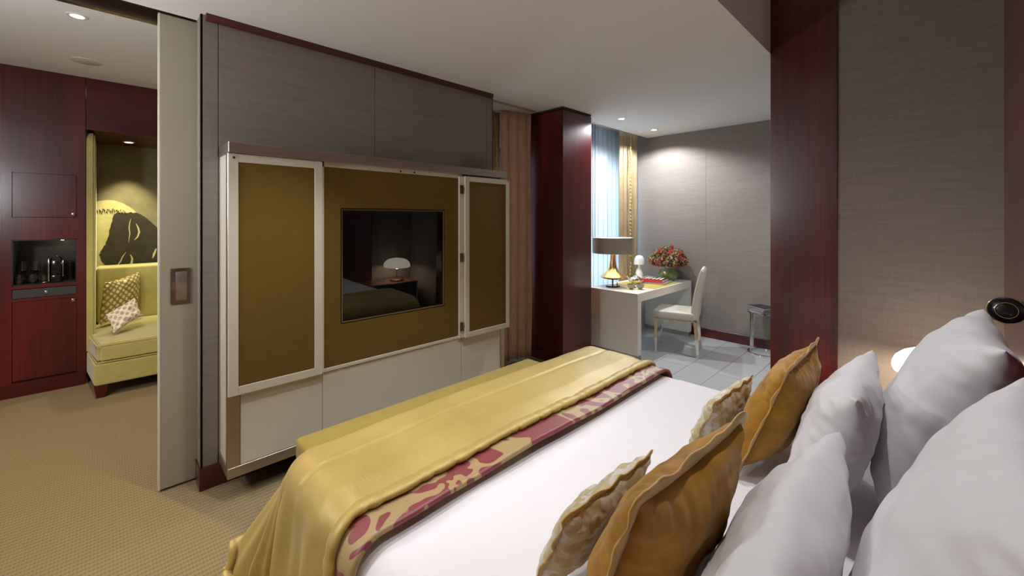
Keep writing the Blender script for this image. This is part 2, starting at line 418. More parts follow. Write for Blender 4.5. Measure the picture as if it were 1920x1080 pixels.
# sliding door slid behind the TV wall
dr = struct('door_1', B(0.222, 1.15, 3.145, 3.19, 0.012, CZ - 0.004, 0.002, 1), 'doorpaint', smooth=0)
dr['label'] = 'putty coloured sliding door panel beside the TV wall'
h = obj('door_handle', B(0.268, 0.359, 3.138, 3.150, 1.085, 1.295, 0.002), 'steeldark', dr)
obj('finger_pull', B(0.292, 0.345, 3.134, 3.140, 1.105, 1.275, 0.003), 'steel', h)
obj('edge_strip', B(0.214, 0.222, 3.145, 3.19, 0.012, CZ - 0.004), 'paper', dr)

# red pillar
bm = NB(); box(bm, 3.494, 4.02, 2.782, 3.42, 0.115, CZ - 0.02, 0.002, 1); box(bm, 3.500, 4.014, 2.788, 3.42, 0, 0.108, 0.001, 1)
p = struct('trim_pillar', bm, 'redwood', smooth=0)
obj('shadow_plate', B(3.47, 3.99, 2.765, 3.42, CZ - 0.018, CZ - 0.001), 'groove', p)

# red post and fabric wall beside the bed
struct('trim_post', B(XW - 0.02, XW + 0.13, yp0, yp1, 0, HZ, 0.002, 1), 'redwood', smooth=0)
struct('wall_right', B(XW, XW + 0.13, -0.32, yp0, 0, HZ), 'fabricwall', smooth=0)
struct('wall_head', B(-2.6, XW + 0.13, -0.45, -0.30, 0, HZ), 'fabricwall', smooth=0)
struct('trim_headboard', B(-1.2, 2.78, -0.30, -0.215, 0, HZ, 0.002, 1), 'redwood_x', smooth=0)
# desk corner
bm = NB(); ysm = yat(1324, 5.75)
box(bm, 5.75, 5.9, -0.45, ysm - 0.002, 0, CZ); box(bm, 5.752, 5.9, ysm - 0.002, ysm + 0.002, 0, CZ); box(bm, 5.75, 5.9, ysm + 0.002, 3.5, 0, CZ + 0.25)
struct('wall_far', bm, 'fabricwall', smooth=0)
struct('baseboard_far', B(5.735, 5.752, -0.3, 3.02, 0, 0.118, 0.002, 1), 'redwood_x', smooth=0)
struct('wall_side', B(XW + 0.13, 5.9, -0.45, -0.30, 0, CZ), 'fabricwall', smooth=0)
struct('wall_left', B(-2.75, -2.6, -0.45, 6.9, 0, HZ), 'fabricwall', smooth=0)
# window wall with two openings
YW = 3.60
bm = NB()
box(bm, 2.69, 2.85, YW, YW + 0.15, 0, CZ + .25); box(bm, 3.46, 4.10, YW, YW + 0.15, 0, CZ + .25); box(bm, 5.70, 5.9, YW, YW + 0.15, 0, CZ + .25)
for a, b_ in ((2.85, 3.46), (4.10, 5.70)): box(bm, a, b_, YW, YW + 0.15, 0, 0.12); box(bm, a, b_, YW, YW + 0.15, 2.45, CZ + .25)
struct('wall_window', bm, 'ceiling', smooth=0)
struct('wall_recess', B(3.42, 5.9, 2.98, YW + 0.15, CZ + 0.10, CZ + 0.16), 'ceiling', smooth=0)
struct('wall_partition', B(2.55, 2.69, 3.2, YW + 0.15, 0, CZ), 'doorpaint', smooth=0)
for n, (a, b_, mul) in enumerate(((2.85, 3.46, ()), (4.10, 5.70, (4.72,)))):
    bm = NB()
    for q in ((a, a + 0.06), (b_ - 0.06, b_)) + tuple((m_ - .035, m_ + .035) for m_ in mul): box(bm, q[0], q[1], YW + 0.05, YW + 0.11, 0.12, 2.45, 0.004)
    box(bm, a, b_, YW + 0.05, YW + 0.11, 0.12, 0.2, 0.004); box(bm, a, b_, YW + 0.05, YW + 0.11, 2.37, 2.45, 0.004)
    f = struct('window_%d' % (n + 1), bm, 'groove', smooth=0)
    obj('window_pane', B(a + 0.05, b_ - 0.05, YW + 0.078, YW + 0.082, 0.19, 2.38), 'pane', f, smooth=0)

# ------------------------------------------------------------------ sitting room beyond: panelling, alcove
CY = 5.72
struct('wall_back', B(-2.6, -0.667, CY, CY + 0.6, 0.0, LZ), 'redwood', smooth=0)
bm = NB(); box(bm, -0.14, 2.2, CY, CY + 0.12, 2.45, LZ); box(bm, -0.14, 2.2, CY + 0.12, 6.75, 2.455, 2.50)
struct('wall_alcove_header', bm, 'redwood_x', smooth=0)
struct('wall_alcove_back', B(-0.1448, 2.2, 6.73, 6.85, 0, LZ), 'plaster', smooth=0)
struct('wall_alcove_end', B(2.08, 2.2, 3.3, 6.75, 0, LZ), 'fabricwall', smooth=0)
struct('wall_alcove_side', B(-0.1448, -0.139, CY + 0.02, 6.73, 0, 2.45), 'redwood', smooth=0)
struct('baseboard_back', B(-2.6, -0.145, CY - 0.012, CY, 0, 0.125), 'redwood_x', smooth=0)

mb = thing('minibar_cabinet', 'full height red mahogany minibar cabinet with an open black niche of glasses', 'cabinet', (-0.40, CY, 0))
bm = NB(); x0, x1 = -0.665, -0.145
box(bm, x0, -0.600, CY, CY + 0.55, 0.125, LZ); box(bm, -0.203, x1, CY, CY + 0.55, 0.125, LZ)
box(bm, -0.600, -0.203, CY + 0.0, CY + 0.55, 1.40, 1.60); box(bm, -0.600, -0.203, CY, CY + 0.55, 2.004, LZ); box(bm, -0.600, -0.203, CY + 0.03, CY + 0.55, 1.99, 2.01)
box(bm, -0.600, -0.203, CY, CY + 0.55, 0.96, 0.985); box(bm, -0.600, -0.203, CY, CY + 0.55, 0.845, 0.872)
box(bm, -0.600, -0.203, CY + 0.03, CY + 0.55, 0.125, 0.84); box(bm, -0.600, -0.203, CY + 0.03, CY + 0.55, 1.60, 2.0)
obj('body', bm, 'redwood', mb, smooth=0)
obj('carcass', B(-0.6005, -0.2025, CY + 0.031, CY + 0.54, 0.0, 0.984), 'blackmat', mb, smooth=0)
obj('plinth', B(-0.664, -0.147, CY, CY + 0.03, 0.0, 0.124), 'redwood', mb, smooth=0)
bm = NB(); box(bm, -0.600, -0.593, CY + 0.004, CY + 0.42, 0.985, 1.40); box(bm, -0.21, -0.203, CY + 0.004, CY + 0.42, 0.985, 1.40); box(bm, -0.6, -0.203, CY + 0.41, CY + 0.42, 0.985, 1.4)
box(bm, -0.600, -0.203, CY + 0.004, CY + 0.42, 1.39, 1.40); box(bm, -0.6, -0.203, CY + 0.004, CY + 0.42, 0.985, 0.995)
obj('niche_lining', bm, 'blackmat', mb, smooth=0)
def knob(parent, x, z): obj('knob', B(x - 0.011, x + 0.011, CY - 0.018, CY + 0.0, z - 0.012, z + 0.012, 0.003), 'silver', parent)
nl = obj('niche_light', lathe(NB(), [(0, -0.004), (0.012, -0.004), (0.014, 0.0)], (-0.30, CY + 0.10, 1.39), 20), 'bulb', mb)
lamp('niche_bulb', 'POINT', (-0.30 - mb.location.x, 0.10, 1.375), 1.3, (1.0, 0.85, 0.6), mb, shadow_soft_size=0.01)
d1 = obj('door', B(-0.597, -0.206, CY + 0.0015, CY + 0.03, 1.603, 1.999, 0.001, 1), 'redwood', mb, smooth=0); knob(d1, -0.225, 1.632)
d2 = obj('door', B(-0.597, -0.206, CY + 0.0015, CY + 0.03, 0.14, 0.842, 0.001, 1), 'redwood', mb, smooth=0); knob(d2, -0.225, 0.82)
d3 = obj('drawer', B(-0.597, -0.206, CY + 0.0015, CY + 0.03, 0.876, 0.953), 'slate', mb, smooth=0); d3['label'] = 'slate grey drawer front'; knob(d3, -0.395, 0.917)

# glassware in the niche
NZ = 0.995
def wine(r=0.036, h=0.20):
    return [(0.0, 0.003), (r * 0.9, 0.003), (r * 0.88, 0.006), (0.006, 0.012), (0.004, 0.03), (0.004, h * 0.42), (0.012, h * 0.46), (r * 0.85, h * 0.56), (r, h * 0.68), (r * 0.8, h), (r * 0.77, h), (r * 0.96, h * 0.68), (r * 0.8, h * 0.57), (0.0, h * 0.48)]
w0 = tag(obj('wine_glass', lathe(NB(), wine(), n=28), 'glass', local=True), 'clear stemmed wine glass at the left end of the minibar niche', 'glass', 'stemmed glasses in the minibar niche'); w0.location = (-0.555, CY + 0.17, NZ)
w1 = dup(w0, (-0.475, CY + 0.17, NZ), label='clear stemmed wine glass standing second from left in the minibar niche')
def tumb(): return [(0.0, 0.002), (0.026, 0.002), (0.037, 0.025), (0.038, 0.045), (0.031, 0.085), (0.029, 0.085), (0.036, 0.045), (0.034, 0.025), (0.02, 0.008), (0.0, 0.007)]
t0 = tag(obj('tumbler', lathe(NB(), tumb(), n=28), 'glass', local=True), 'round stemless tumbler in front of the leftmost wine glass', 'glass', 'stemless tumblers in the minibar niche'); t0.location = (-0.560, CY + 0.06, NZ)
t1 = dup(t0, (-0.484, CY + 0.06, NZ), label='round stemless tumbler standing just left of the coffee glass saucer')
cs = thing('coffee_glass', 'small coffee glass on a wooden saucer beside the coffee machine', 'glass', (-0.414, CY + 0.07, NZ))
obj('saucer', lathe(NB(), [(0, 0.0), (0.022, 0.0), (0.029, 0.006), (0.028, 0.008), (0, 0.004)], n=28), 'copper', cs, local=True)
obj('cup', lathe(NB(), [(0, 0.008), (0.018, 0.008), (0.025, 0.07), (0.023, 0.07), (0.018, 0.012), (0, 0.012)], n=28), 'glass', cs, local=True)
cm = thing('coffee_machine', 'black capsule coffee machine with silver side panels in the minibar niche', 'coffee machine', (-0.32, CY + 0.12, NZ))
obj('body', B(-0.375, -0.30, CY + 0.05, CY + 0.27, NZ + 0.07, NZ + 0.21, 0.012), 'blackgloss', cm)
obj('drip_tray', B(-0.37, -0.305, CY + 0.02, CY + 0.27, NZ, NZ + 0.07, 0.008), 'blackgloss', cm)
obj('side_panel', B(-0.388, -0.378, CY + 0.03, CY + 0.27, NZ + 0.01, NZ + 0.225, 0.003), 'silver', cm)
obj('side_panel', B(-0.297, -0.291, CY + 0.04, CY + 0.27, NZ + 0.05, NZ + 0.205, 0.002), 'silver', cm)
bm = NB(); tube(bm, [(-0.372 + 0.034 + 0.034 * math.cos(a), CY + 0.07, NZ + 0.21 + 0.032 * math.sin(a)) for a in [PI * k / 10 for k in range(11)]], 0.006, 8)
obj('lever', bm, 'blackgloss', cm)
obj('water_tank', lathe(NB(), [(0, 0), (0.03, 0), (0.03, 0.17), (0, 0.17)], (-0.255, CY + 0.2, NZ), 24), 'blackgloss', cm)

# ------------------------------------------------------------------ banquette sofa in the alcove
so = thing('banquette_sofa', 'chartreuse upholstered banquette sofa with a tall side wing set in the alcove', 'sofa', (0.6, 5.7, 0))
bm = NB()
poly(bm, [(-0.075, 5.15, 0.115), (1.95, 5.15, 0.115), (1.95, 6.7, 0.115), (-0.136, 6.7, 0.115), (-0.136, 5.70, 0.115)], (0, 0, 0.185)); bmesh.ops.bevel(bm, geom=bm.edges[:], offset=0.008, segments=2, affect='EDGES')
obj('base', bm, 'sofafab', so)
bm = NB()
poly(bm, [(-0.055, 5.16, 0.305), (1.93, 5.16, 0.305), (1.93, 6.35, 0.305), (-0.075, 6.35, 0.305), (-0.125, 5.66, 0.305)], (0, 0, 0.165)); bmesh.ops.bevel(bm, geom=bm.edges[:], offset=0.025, segments=4, affect='EDGES')
sc1 = obj('seat_cushion', bm, 'sofafab', so)
for zz in (0.462, 0.313):
    obj('piping', tube(NB(), [(-0.12, 5.66, zz), (-0.062, 5.18, zz), (-0.045, 5.163, zz), (0.5, 5.158, zz), (1.9, 5.158, zz)], 0.005, 8), 'sofafab', sc1)
obj('backrest', B(-0.08, 1.95, 6.36, 6.62, 0.44, 1.06, 0.03, 3), 'sofafab', so)
bm = NB()
outl = [(CY - 0.03, 0.30)] + [(CY - 0.03 + 0.16 * (1 - math.cos(a)), 2.28 + 0.155 * math.sin(a)) for a in [PI / 2 * k / 8 for k in range(9)]] + [(6.7, 2.435), (6.7, 0.30)]
poly(bm, [(-0.138, y, z) for y, z in outl], (0.056, 0, 0))
bmesh.ops.bevel(bm, geom=[e for e in bm.edges if abs(e.verts[0].co.x - e.verts[1].co.x) < 1e-6], offset=0.012, segments=3, affect='EDGES')
obj('side_wing', bm, 'sofafab', so)
for lx, ly in ((-0.035, 5.20), (1.88, 5.20)):
    bm = NB(); t = bmesh.new(); bmesh.ops.create_cube(t, size=1)
    for v in t.verts:
        s = 0.045 if v.co.z > 0 else 0.028
        v.co = Vector((lx + math.copysign(s, v.co.x), ly + math.copysign(s, v.co.y), 0.115 if v.co.z > 0 else 0.0))
    me = bpy.data.meshes.new('t'); t.to_mesh(me); t.free(); bm.from_mesh(me)
    obj('leg', bm, 'redwood', so, smooth=0)

# mural on the alcove wall: a pale disc with a dark generic sleeping face shape
mu = thing('wall_mural', 'printed yellow mural with a dark sideways sleeping face above the banquette', 'mural', (0.7, 6.72, 1.06))
YM = 6.715
def mpt(u, v):      # picture position on the alcove wall
    a = (u - 960) / 775; th = math.radians(45.55)
    dx = math.cos(th) + a * math.sin(th); dy = math.sin(th) - a * math.cos(th); t_ = YM / dy
    return (t_ * dx, YM, CAM_H - (v - 410) * t_ / 775)
top = [(176, 380), (185, 377), (200, 375), (215, 376), (230, 381), (243, 388), (252, 395), (262, 403), (275, 415), (290, 430), (310, 448), (340, 470)]
pts = [mpt(u, v) for u, v in top]; zb = 1.02
pts = [(-0.12, YM, pts[0][2])] + pts + [(2.06, YM, pts[-1][2]), (2.06, YM, zb), (-0.12, YM, zb)]
obj('print_ground', poly(NB(), pts, (0, 0.012, 0)), 'muralpale', mu, smooth=0)
face = [(214, 401), (222, 398), (232, 399), (243, 398), (254, 399), (262, 401), (272, 407), (283, 416), (300, 432), (318, 450), (322, 480), (312, 500), (290, 507), (262, 512), (235, 511), (215, 507), (200, 499), (190, 489), (187, 477), (190, 468), (197, 459), (202, 446), (205, 432), (209, 418)]
fp = []
for k in range(len(face)):
    p0, p1 = face[k], face[(k + 1) % len(face)]
    for q in range(4):
        t_ = q / 4; j = random.uniform(-1.1, 1.1) if (k > 17 or k < 5) else 0
        nx, ny = (p1[1] - p0[1]), -(p1[0] - p0[0]); l = math.hypot(nx, ny) or 1
        fp.append(mpt(p0[0] + (p1[0] - p0[0]) * t_ + nx / l * j, p0[1] + (p1[1] - p0[1]) * t_ + ny / l * j))
YM2 = 6.712
fp = [(x, YM2, z) for x, y, z in fp]
obj('print_face', poly(NB(), fp, (0, 0.003, 0)), 'muraldark', mu, smooth=0)
bm = NB()
for k in range(34):      # tufts of printed hair on the pale ground
    u = 178 + k * 1.7 + random.uniform(-1, 1); v = 393 + random.uniform(-3, 4) + (2 if k > 20 else 0)
    a = mpt(u, v); b_ = mpt(u + random.uniform(-2, 2.5), v + random.uniform(5, 9)); c = mpt(u + 1.6, v + 1)
    poly(bm, [(q[0], YM2, q[2]) for q in (a, b_, c)], (0, 0.003, 0))
for k in range(16):
    u, v = 262 - 18 * 0 + (k - 8) * 0, 0
obj('print_hair', bm, 'muraldark', mu, smooth=0)
def stroke(pts_, w_):
    bm = NB(); n = len(pts_); L_ = []; R_ = []
    for i, (u, v) in enumerate(pts_):
        a = pts_[max(i - 1, 0)]; b2 = pts_[min(i + 1, n - 1)]
        tx, ty = b2[0] - a[0], b2[1] - a[1]; l = math.hypot(tx, ty); ww = w_ * math.sin(PI * (i + .4) / (n - .2))
        L_.append((u - ty / l * ww, v + tx / l * ww)); R_.append((u + ty / l * ww, v - tx / l * ww))
    pp = [mpt(*q) for q in L_ + R_[::-1]]
    return poly(bm, [(x, 6.7105, z) for x, y, z in pp], (0, 0.003, 0))
for s_, w_ in (([(245.5, 410), (243, 418), (242, 428), (243.5, 438), (242, 446), (241, 455)], 1.1), ([(255, 419), (259, 427), (261, 435), (258, 444), (252, 450)], 1.9),
               ([(236, 473), (230, 481), (226, 490), (220, 498), (215, 507)], 1.3), ([(244.5, 477), (248, 485), (246.5, 494), (240, 501), (231, 503)], 2.4),
               ([(293, 466), (289, 476), (286, 484)], 2.2)):
    obj('print_highlight', stroke(s_, w_), 'muralpale', mu, smooth=0)

# ------------------------------------------------------------------ pillows
def pillow(name, label, cat, N_, F_, Bt, t, mat, flange=0.0, fl_mat='flange', seed=0, n=44, wr=1.0, pinch=0.07, group=None, roundness=0.44, bulge=1.0, noempty=False):
    """N_: near top corner, F_: far top corner, Bt: near bottom corner"""
    N_, F_, Bt = Vector(N_), Vector(F_), Vector(Bt)
    ew, eh = F_ - N_, N_ - Bt
    C = N_ + ew / 2 - eh / 2
    nrm = eh.cross(ew).normalized(); W_, H_ = ew.length, eh.length; eu, ev = ew / W_, eh / H_
    def P(u, v, side):
        x = W_ / 2 * u * (1 - pinch * (1 - v * v) * abs(u) ** 1.5); y = H_ / 2 * v * (1 - pinch * (1 - u * u) * abs(v) ** 1.5)
        prof = max(0.0, (1 - abs(u) ** 2.2) * (1 - abs(v) ** 2.2)) ** roundness
        sag = 1 + 0.16 * (-v) * bulge
        z = t / 2 * prof * sag
        e = (1 - prof) * min(1, prof * 5)
        q = Vector((u * 2.2 + seed * 7.1, v * 2.2, seed * 3.3 + side))
        z += wr * (0.015 * noise.noise(q) * prof ** .5 + 0.006 * noise.noise(q * 3.1) * prof ** .3)
        # creases running in from the seams
        au, av = abs(u), abs(v)
        z += wr * 0.0085 * e * (noise.noise(Vector((u * 13 + seed, v * 1.6, 2.2))) * (av > au) + noise.noise(Vector((v * 13 + seed, u * 1.6, 7.7))) * (av <= au)) * 1.6
        wx = wr * 0.006 * noise.noise(Vector((u * 5, v * 5, seed + 9)))
        z = max(z, 0.0008)
        return C + eu * (x + wx) + ev * (y + wx) + nrm * z * side
    verts_uv = {}
    bm = NB(); UV = bm.loops.layers.uv.verify()
    def sm(k): 
        s = -1 + 2 * k / n
        return math.copysign(1 - (1 - abs(s)) ** 1.25, s)
    for side in (1, -1):
        vs = [[bm.verts.new(P(sm(i), sm(j), side)) for j in range(n + 1)] for i in range(n + 1)]
        for i in range(n):
            for j in range(n):
                ids = ((i, j), (i + 1, j), (i + 1, j + 1), (i, j + 1))
                if side < 0: ids = ids[::-1]
                f = bm.faces.new([vs[a][b_] for a, b_ in ids])
                for lp, (a, b_) in zip(f.loops, ids): lp[UV].uv = (a / n * W_ / 0.45, b_ / n * H_ / 0.45)
    edge_ring = [v for v in bm.verts]
    bmesh.ops.remove_doubles(bm, verts=bm.verts, dist=0.0022)
    bmesh.ops.recalc_face_normals(bm, faces=bm.faces)
    root = None
    base = C - ev * H_ / 2
    if noempty: return tag(subd(obj(name, bm, mat), 1), label, cat, group)
    root = thing(name, label, cat, (base.x, base.y, 0.685), group=group)
    subd(obj('cover', bm, mat, root, smooth=80), 1)
    if flange:
        ring = []
        m_ = 90
        for k in range(4 * m_):
            s, q = divmod(k, m_); s_ = -1 + 2 * q / m_
            u, v = ((s_, 1), (1, -s_), (-s_, -1), (-1, s_))[s]
            ring.append((u, v))
        bm = NB(); inner = []; outer = []; mid = []
        for k, (u, v) in enumerate(ring):
            p = P(u * 0.995, v * 0.995, 1); p -= nrm * (p - C).dot(nrm)
            d = Vector((u if abs(u) > 0.999 else 0.0 + 0.25 * u ** 5, v if abs(v) > 0.999 else 0.25 * v ** 5)); d.normalize()
            o_ = eu * d.x + ev * d.y
            wv = noise.noise(Vector((u * 3.2 + seed, v * 3.2, 1.1))) + 0.10 * noise.noise(Vector((u * 9 + seed, v * 9, 4.1)))
            inner.append(bm.verts.new(p)); mid.append(bm.verts.new(p + o_ * flange * 0.5 + nrm * 0.006 * wv)); outer.append(bm.verts.new(p + o_ * flange * (1 + 0.12 * wv) + nrm * 0.011 * wv))
        K = len(ring)
        for k in range(K):
            bm.faces.new((inner[k], inner[(k + 1) % K], mid[(k + 1) % K], mid[k])); bm.faces.new((mid[k], mid[(k + 1) % K], outer[(k + 1) % K], outer[k]))
        solid(obj('flange', bm, fl_mat, root, smooth=60), 0.004)
    return root

# sofa cushions
pillow('scatter_cushion', 'square gold cushion with pale dots leaning in the corner of the banquette', 'cushion', (-0.02, 6.02, 0.93), (0.27, 6.32, 0.99), (-0.05, 5.95, 0.50), 0.15, 'dotgold', 0, seed=3, n=24, noempty=True)
pillow('lumbar_cushion', 'small white oblong cushion with beige dots lying on the banquette seat', 'cushion', (-0.01, 5.62, 0.66), (0.21, 5.80, 0.775), (0.045, 5.48, 0.49), 0.09, 'dotwhite', 0, seed=5, n=24, noempty=True)

# ------------------------------------------------------------------ TV cabinet
FY = 2.752      # cabinet face
ca = thing('tv_cabinet', 'wall hung cream media cabinet with olive cloth bifold doors and steel frame', 'cabinet', (1.54, 2.87, 0.135))
bm = NB(); box(bm, 0.487, 2.595, FY + 0.03, 3.0, 0.15, 2.0)
obj('body', bm, 'white', ca, smooth=0)
bm = NB(); box(bm, 0.48, 2.602, FY - 0.03, 2.998, 1.957, 2.018, 0.002, 1)
obj('top_rail', bm, 'steel', ca, smooth=0)
bm = NB(); box(bm, 0.48, 2.602, FY - 0.002, 2.998, 0.133, 0.192, 0.002, 1)
obj('bottom_rail', bm, 'steel', ca, smooth=0)
for a, b_ in ((0.48, 0.541), (2.552, 2.602)):
    bm = NB(); box(bm, a, b_, FY - 0.001, FY + 0.04, 0.192, 1.957, 0.001, 1); obj('stile', bm, 'steelv', ca, smooth=0)
for a, b_ in ((0.543, 0.9905), (0.9935, 2.1075), (2.1105, 2.550)):
    obj('lower_panel', B(a, b_, FY + 0.002, FY + 0.03, 0.194, 0.62, 0.001, 1), 'white', ca, smooth=0)
# centre cloth panel with the hole for the screen
SX0, SX1, SZ0, SZ1 = 1.108, 1.946, 0.888, 1.662
bm = NB(); gx0, gx1, gz0, gz1 = 1.0, 2.105, 0.622, 1.925
box(bm, gx0, SX0, FY, FY + 0.03, gz0, gz1); box(bm, SX1, gx1, FY, FY + 0.03, gz0, gz1); box(bm, SX0, SX1, FY, FY + 0.03, gz0, SZ0); box(bm, SX0, SX1, FY, FY + 0.03, SZ1, gz1)
obj('centre_panel', bm, 'olive', ca, smooth=0)
bm = NB(); box(bm, 0.99, 2.11, FY - 0.004, FY + 0.03, 1.925, 1.957); box(bm, 0.99, 2.11, FY - 0.006, FY + 0.03, 0.6, 0.622, 0.002, 1); box(bm, 0.99, 1.0, FY - 0.004, FY + 0.03, 0.6, 1.957)
fr = obj('panel_frame', bm, 'white', ca, smooth=0)
for kx in (1.545, 1.66): obj('door_catch', lathe(NB(), [(0, -0.006), (0.006, -0.006), (0.006, 0.0)], (kx, FY - 0.004, 1.938), 16, 'y'), 'blackgloss', fr)
def door_leaf(x0, x1, z0, z1, yf, yb, s=0.045, st=None):
    st = st or s
    bm = NB()
    box(bm, x0, x0 + s, yf, yb, z0, z1, 0.0015, 1); box(bm, x1 - s, x1, yf, yb, z0, z1, 0.0015, 1)
    box(bm, x0 + s, x1 - s, yf, yb, z0, z0 + st, 0.0015, 1); box(bm, x0 + s, x1 - s, yf, yb, z1 - st, z1, 0.0015, 1)
    d = obj('door', bm, 'white', ca, smooth=0)
    obj('cloth_inset', B(x0 + s - 0.002, x1 - s + 0.002, yf + 0.003, yb, z0 + st - 0.002, z1 - st + 0.002), 'olive', d, smooth=0)
    return d
dl = door_leaf(0.481, 0.985, 0.598, 1.955, FY - 0.020, FY - 0.003, 0.048)
dl2 = door_leaf(2.112, 2.616, 0.606, 1.940, 2.700, 2.722, 0.042)
bm = NB(); box(bm, 2.072, 2.606, 2.726, 2.7475, 0.606, 1.94, 0.001, 1); obj('door', bm, 'white', ca, smooth=0)
for z in (1.83, 1.27, 0.70):
    hg = NB(); box(hg, 2.076, 2.086, 2.712, 2.726, z - 0.035, z + 0.035); box(hg, 2.092, 2.100, 2.712, 2.726, z - 0.035, z + 0.035); box(hg, 2.084, 2.112, 2.716, 2.724, z - 0.006, z + 0.006)
    obj('hinge', hg, 'steeldark', ca, smooth=0)
for (kx, ky) in ((0.507, FY - 0.020), (2.598, 2.70)): obj('screw_cap', lathe(NB(), [(0, -0.003), (0.006, -0.003), (0.007, 0.0)], (kx, ky, 1.932), 16, 'y'), 'steeldark', ca)

tv = thing('television', 'black glossy television screen recessed in the olive centre panel', 'television', (1.527, FY + 0.02, SZ0))
bm = NB(); e = 0.004
def fr4(bm, x0, x1, z0, z1, w_, y0, y1, bev=0.0):
    box(bm, x0, x0 + w_, y0, y1, z0, z1, bev, 1); box(bm, x1 - w_, x1, y0, y1, z0, z1, bev, 1); box(bm, x0 + w_, x1 - w_, y0, y1, z0, z0 + w_, bev, 1); box(bm, x0 + w_, x1 - w_, y0, y1, z1 - w_, z1, bev, 1)
fr4(bm, SX0 + 0.006, SX1 - 0.006, SZ0 + 0.006, SZ1 - 0.006, 0.010, FY + 0.003, FY + 0.028, 0.002)
obj('bezel', bm, 'steeldark', tv, smooth=0)
bm = NB(); th = math.radians(1.0); zc = (SZ0 + SZ1) / 2
box(bm, SX0 + 0.014, SX1 - 0.014, -0.002, 0.0, SZ0 - zc + 0.014, SZ1 - zc - 0.014)
R_ = Matrix.Rotation(th, 3, 'X')
for v in bm.verts: v.co = Vector((v.co.x, 0, 0)) + R_ @ Vector((0, v.co.y, v.co.z)) + Vector((0, FY + 0.018, zc))
obj('screen', bm, 'screen', tv, smooth=0)

# ------------------------------------------------------------------ bed
BX0, BX1, BY0, BY1, BZ = 0.50, 2.36, -0.20, 1.70, 0.68
bed = thing('bed', 'king size bed base with thick mattress against the red headboard panel', 'bed', (1.43, 0.75, 0))
obj('base', B(0.58, 2.28, -0.205, 1.60, 0.05, 0.34, 0.01), 'benchfab', bed)
obj('mattress', B(0.53, 2.33, -0.20, 1.63, 0.342, 0.635, 0.05, 4), 'wht', bed)
for lx in (0.66, 2.2):
    for ly in (-0.1, 1.55): obj('leg', B(lx - .03, lx + .03, ly - .03, ly + .03, 0, 0.05), 'darkwood', bed, smooth=0)
def drop_surface(p, q, x0, x1, y0, y1, top, r, flare, floor=0.02, flare_c=0.0):
    cx_ = min(max(p, x0), x1); cy_ = min(max(q, y0), y1); ex, ey = p - cx_, q - cy_
    d = math.hypot(ex, ey)
    if d < 1e-9: return Vector((p, q, top)), 0, (0, 0)
    nx, ny = ex / d, ey / d
    L_ = r * PI / 2
    if d < L_: a = d / r; out = r * math.sin(a); z = top - r * (1 - math.cos(a))
    else:
        cf = flare + flare_c * (4 * nx * nx * ny * ny); out = r + (d - L_) * cf; z = top - r - (d - L_) * math.sqrt(max(0.0, 1 - cf * cf))
    return Vector((cx_ + nx * out, cy_ + ny * out, max(z, floor))), d, (nx, ny)
def duvet_f(a, b_):
    p = BX0 - 0.42 + a * (BX1 - BX0 + 0.84); q = BY0 + b_ * (BY1 - BY0 + 0.30)
    v, d, n_ = drop_surface(p, q, BX0 + 0.07, BX1 - 0.07, BY0, BY1 - 0.12, BZ, 0.09, 0.05)
    pf = 0.010 * noise.noise(Vector((p * 1.7, q * 1.7, 0.3))) + 0.004 * noise.noise(Vector((p * 5, q * 5, 1.3)))
    rip = 0.012 * math.sin(q * 19 + 2 * noise.noise(Vector((q * 3, 0, 0)))) * min(1, d / 0.3)
    if q > 1.0: pf -= 0.004
    return v + Vector((n_[0] * rip, n_[1] * rip, pf * (1 if d < 0.15 else 0.2)))
bm = NB(); grid(bm, duvet_f, 130, 110); bmesh.ops.recalc_face_normals(bm, faces=bm.faces)
dv = tag(solid(obj('duvet', bm, 'duvet', smooth=80), 0.03, -1), 'smooth white cotton duvet spread over the bed', 'duvet')

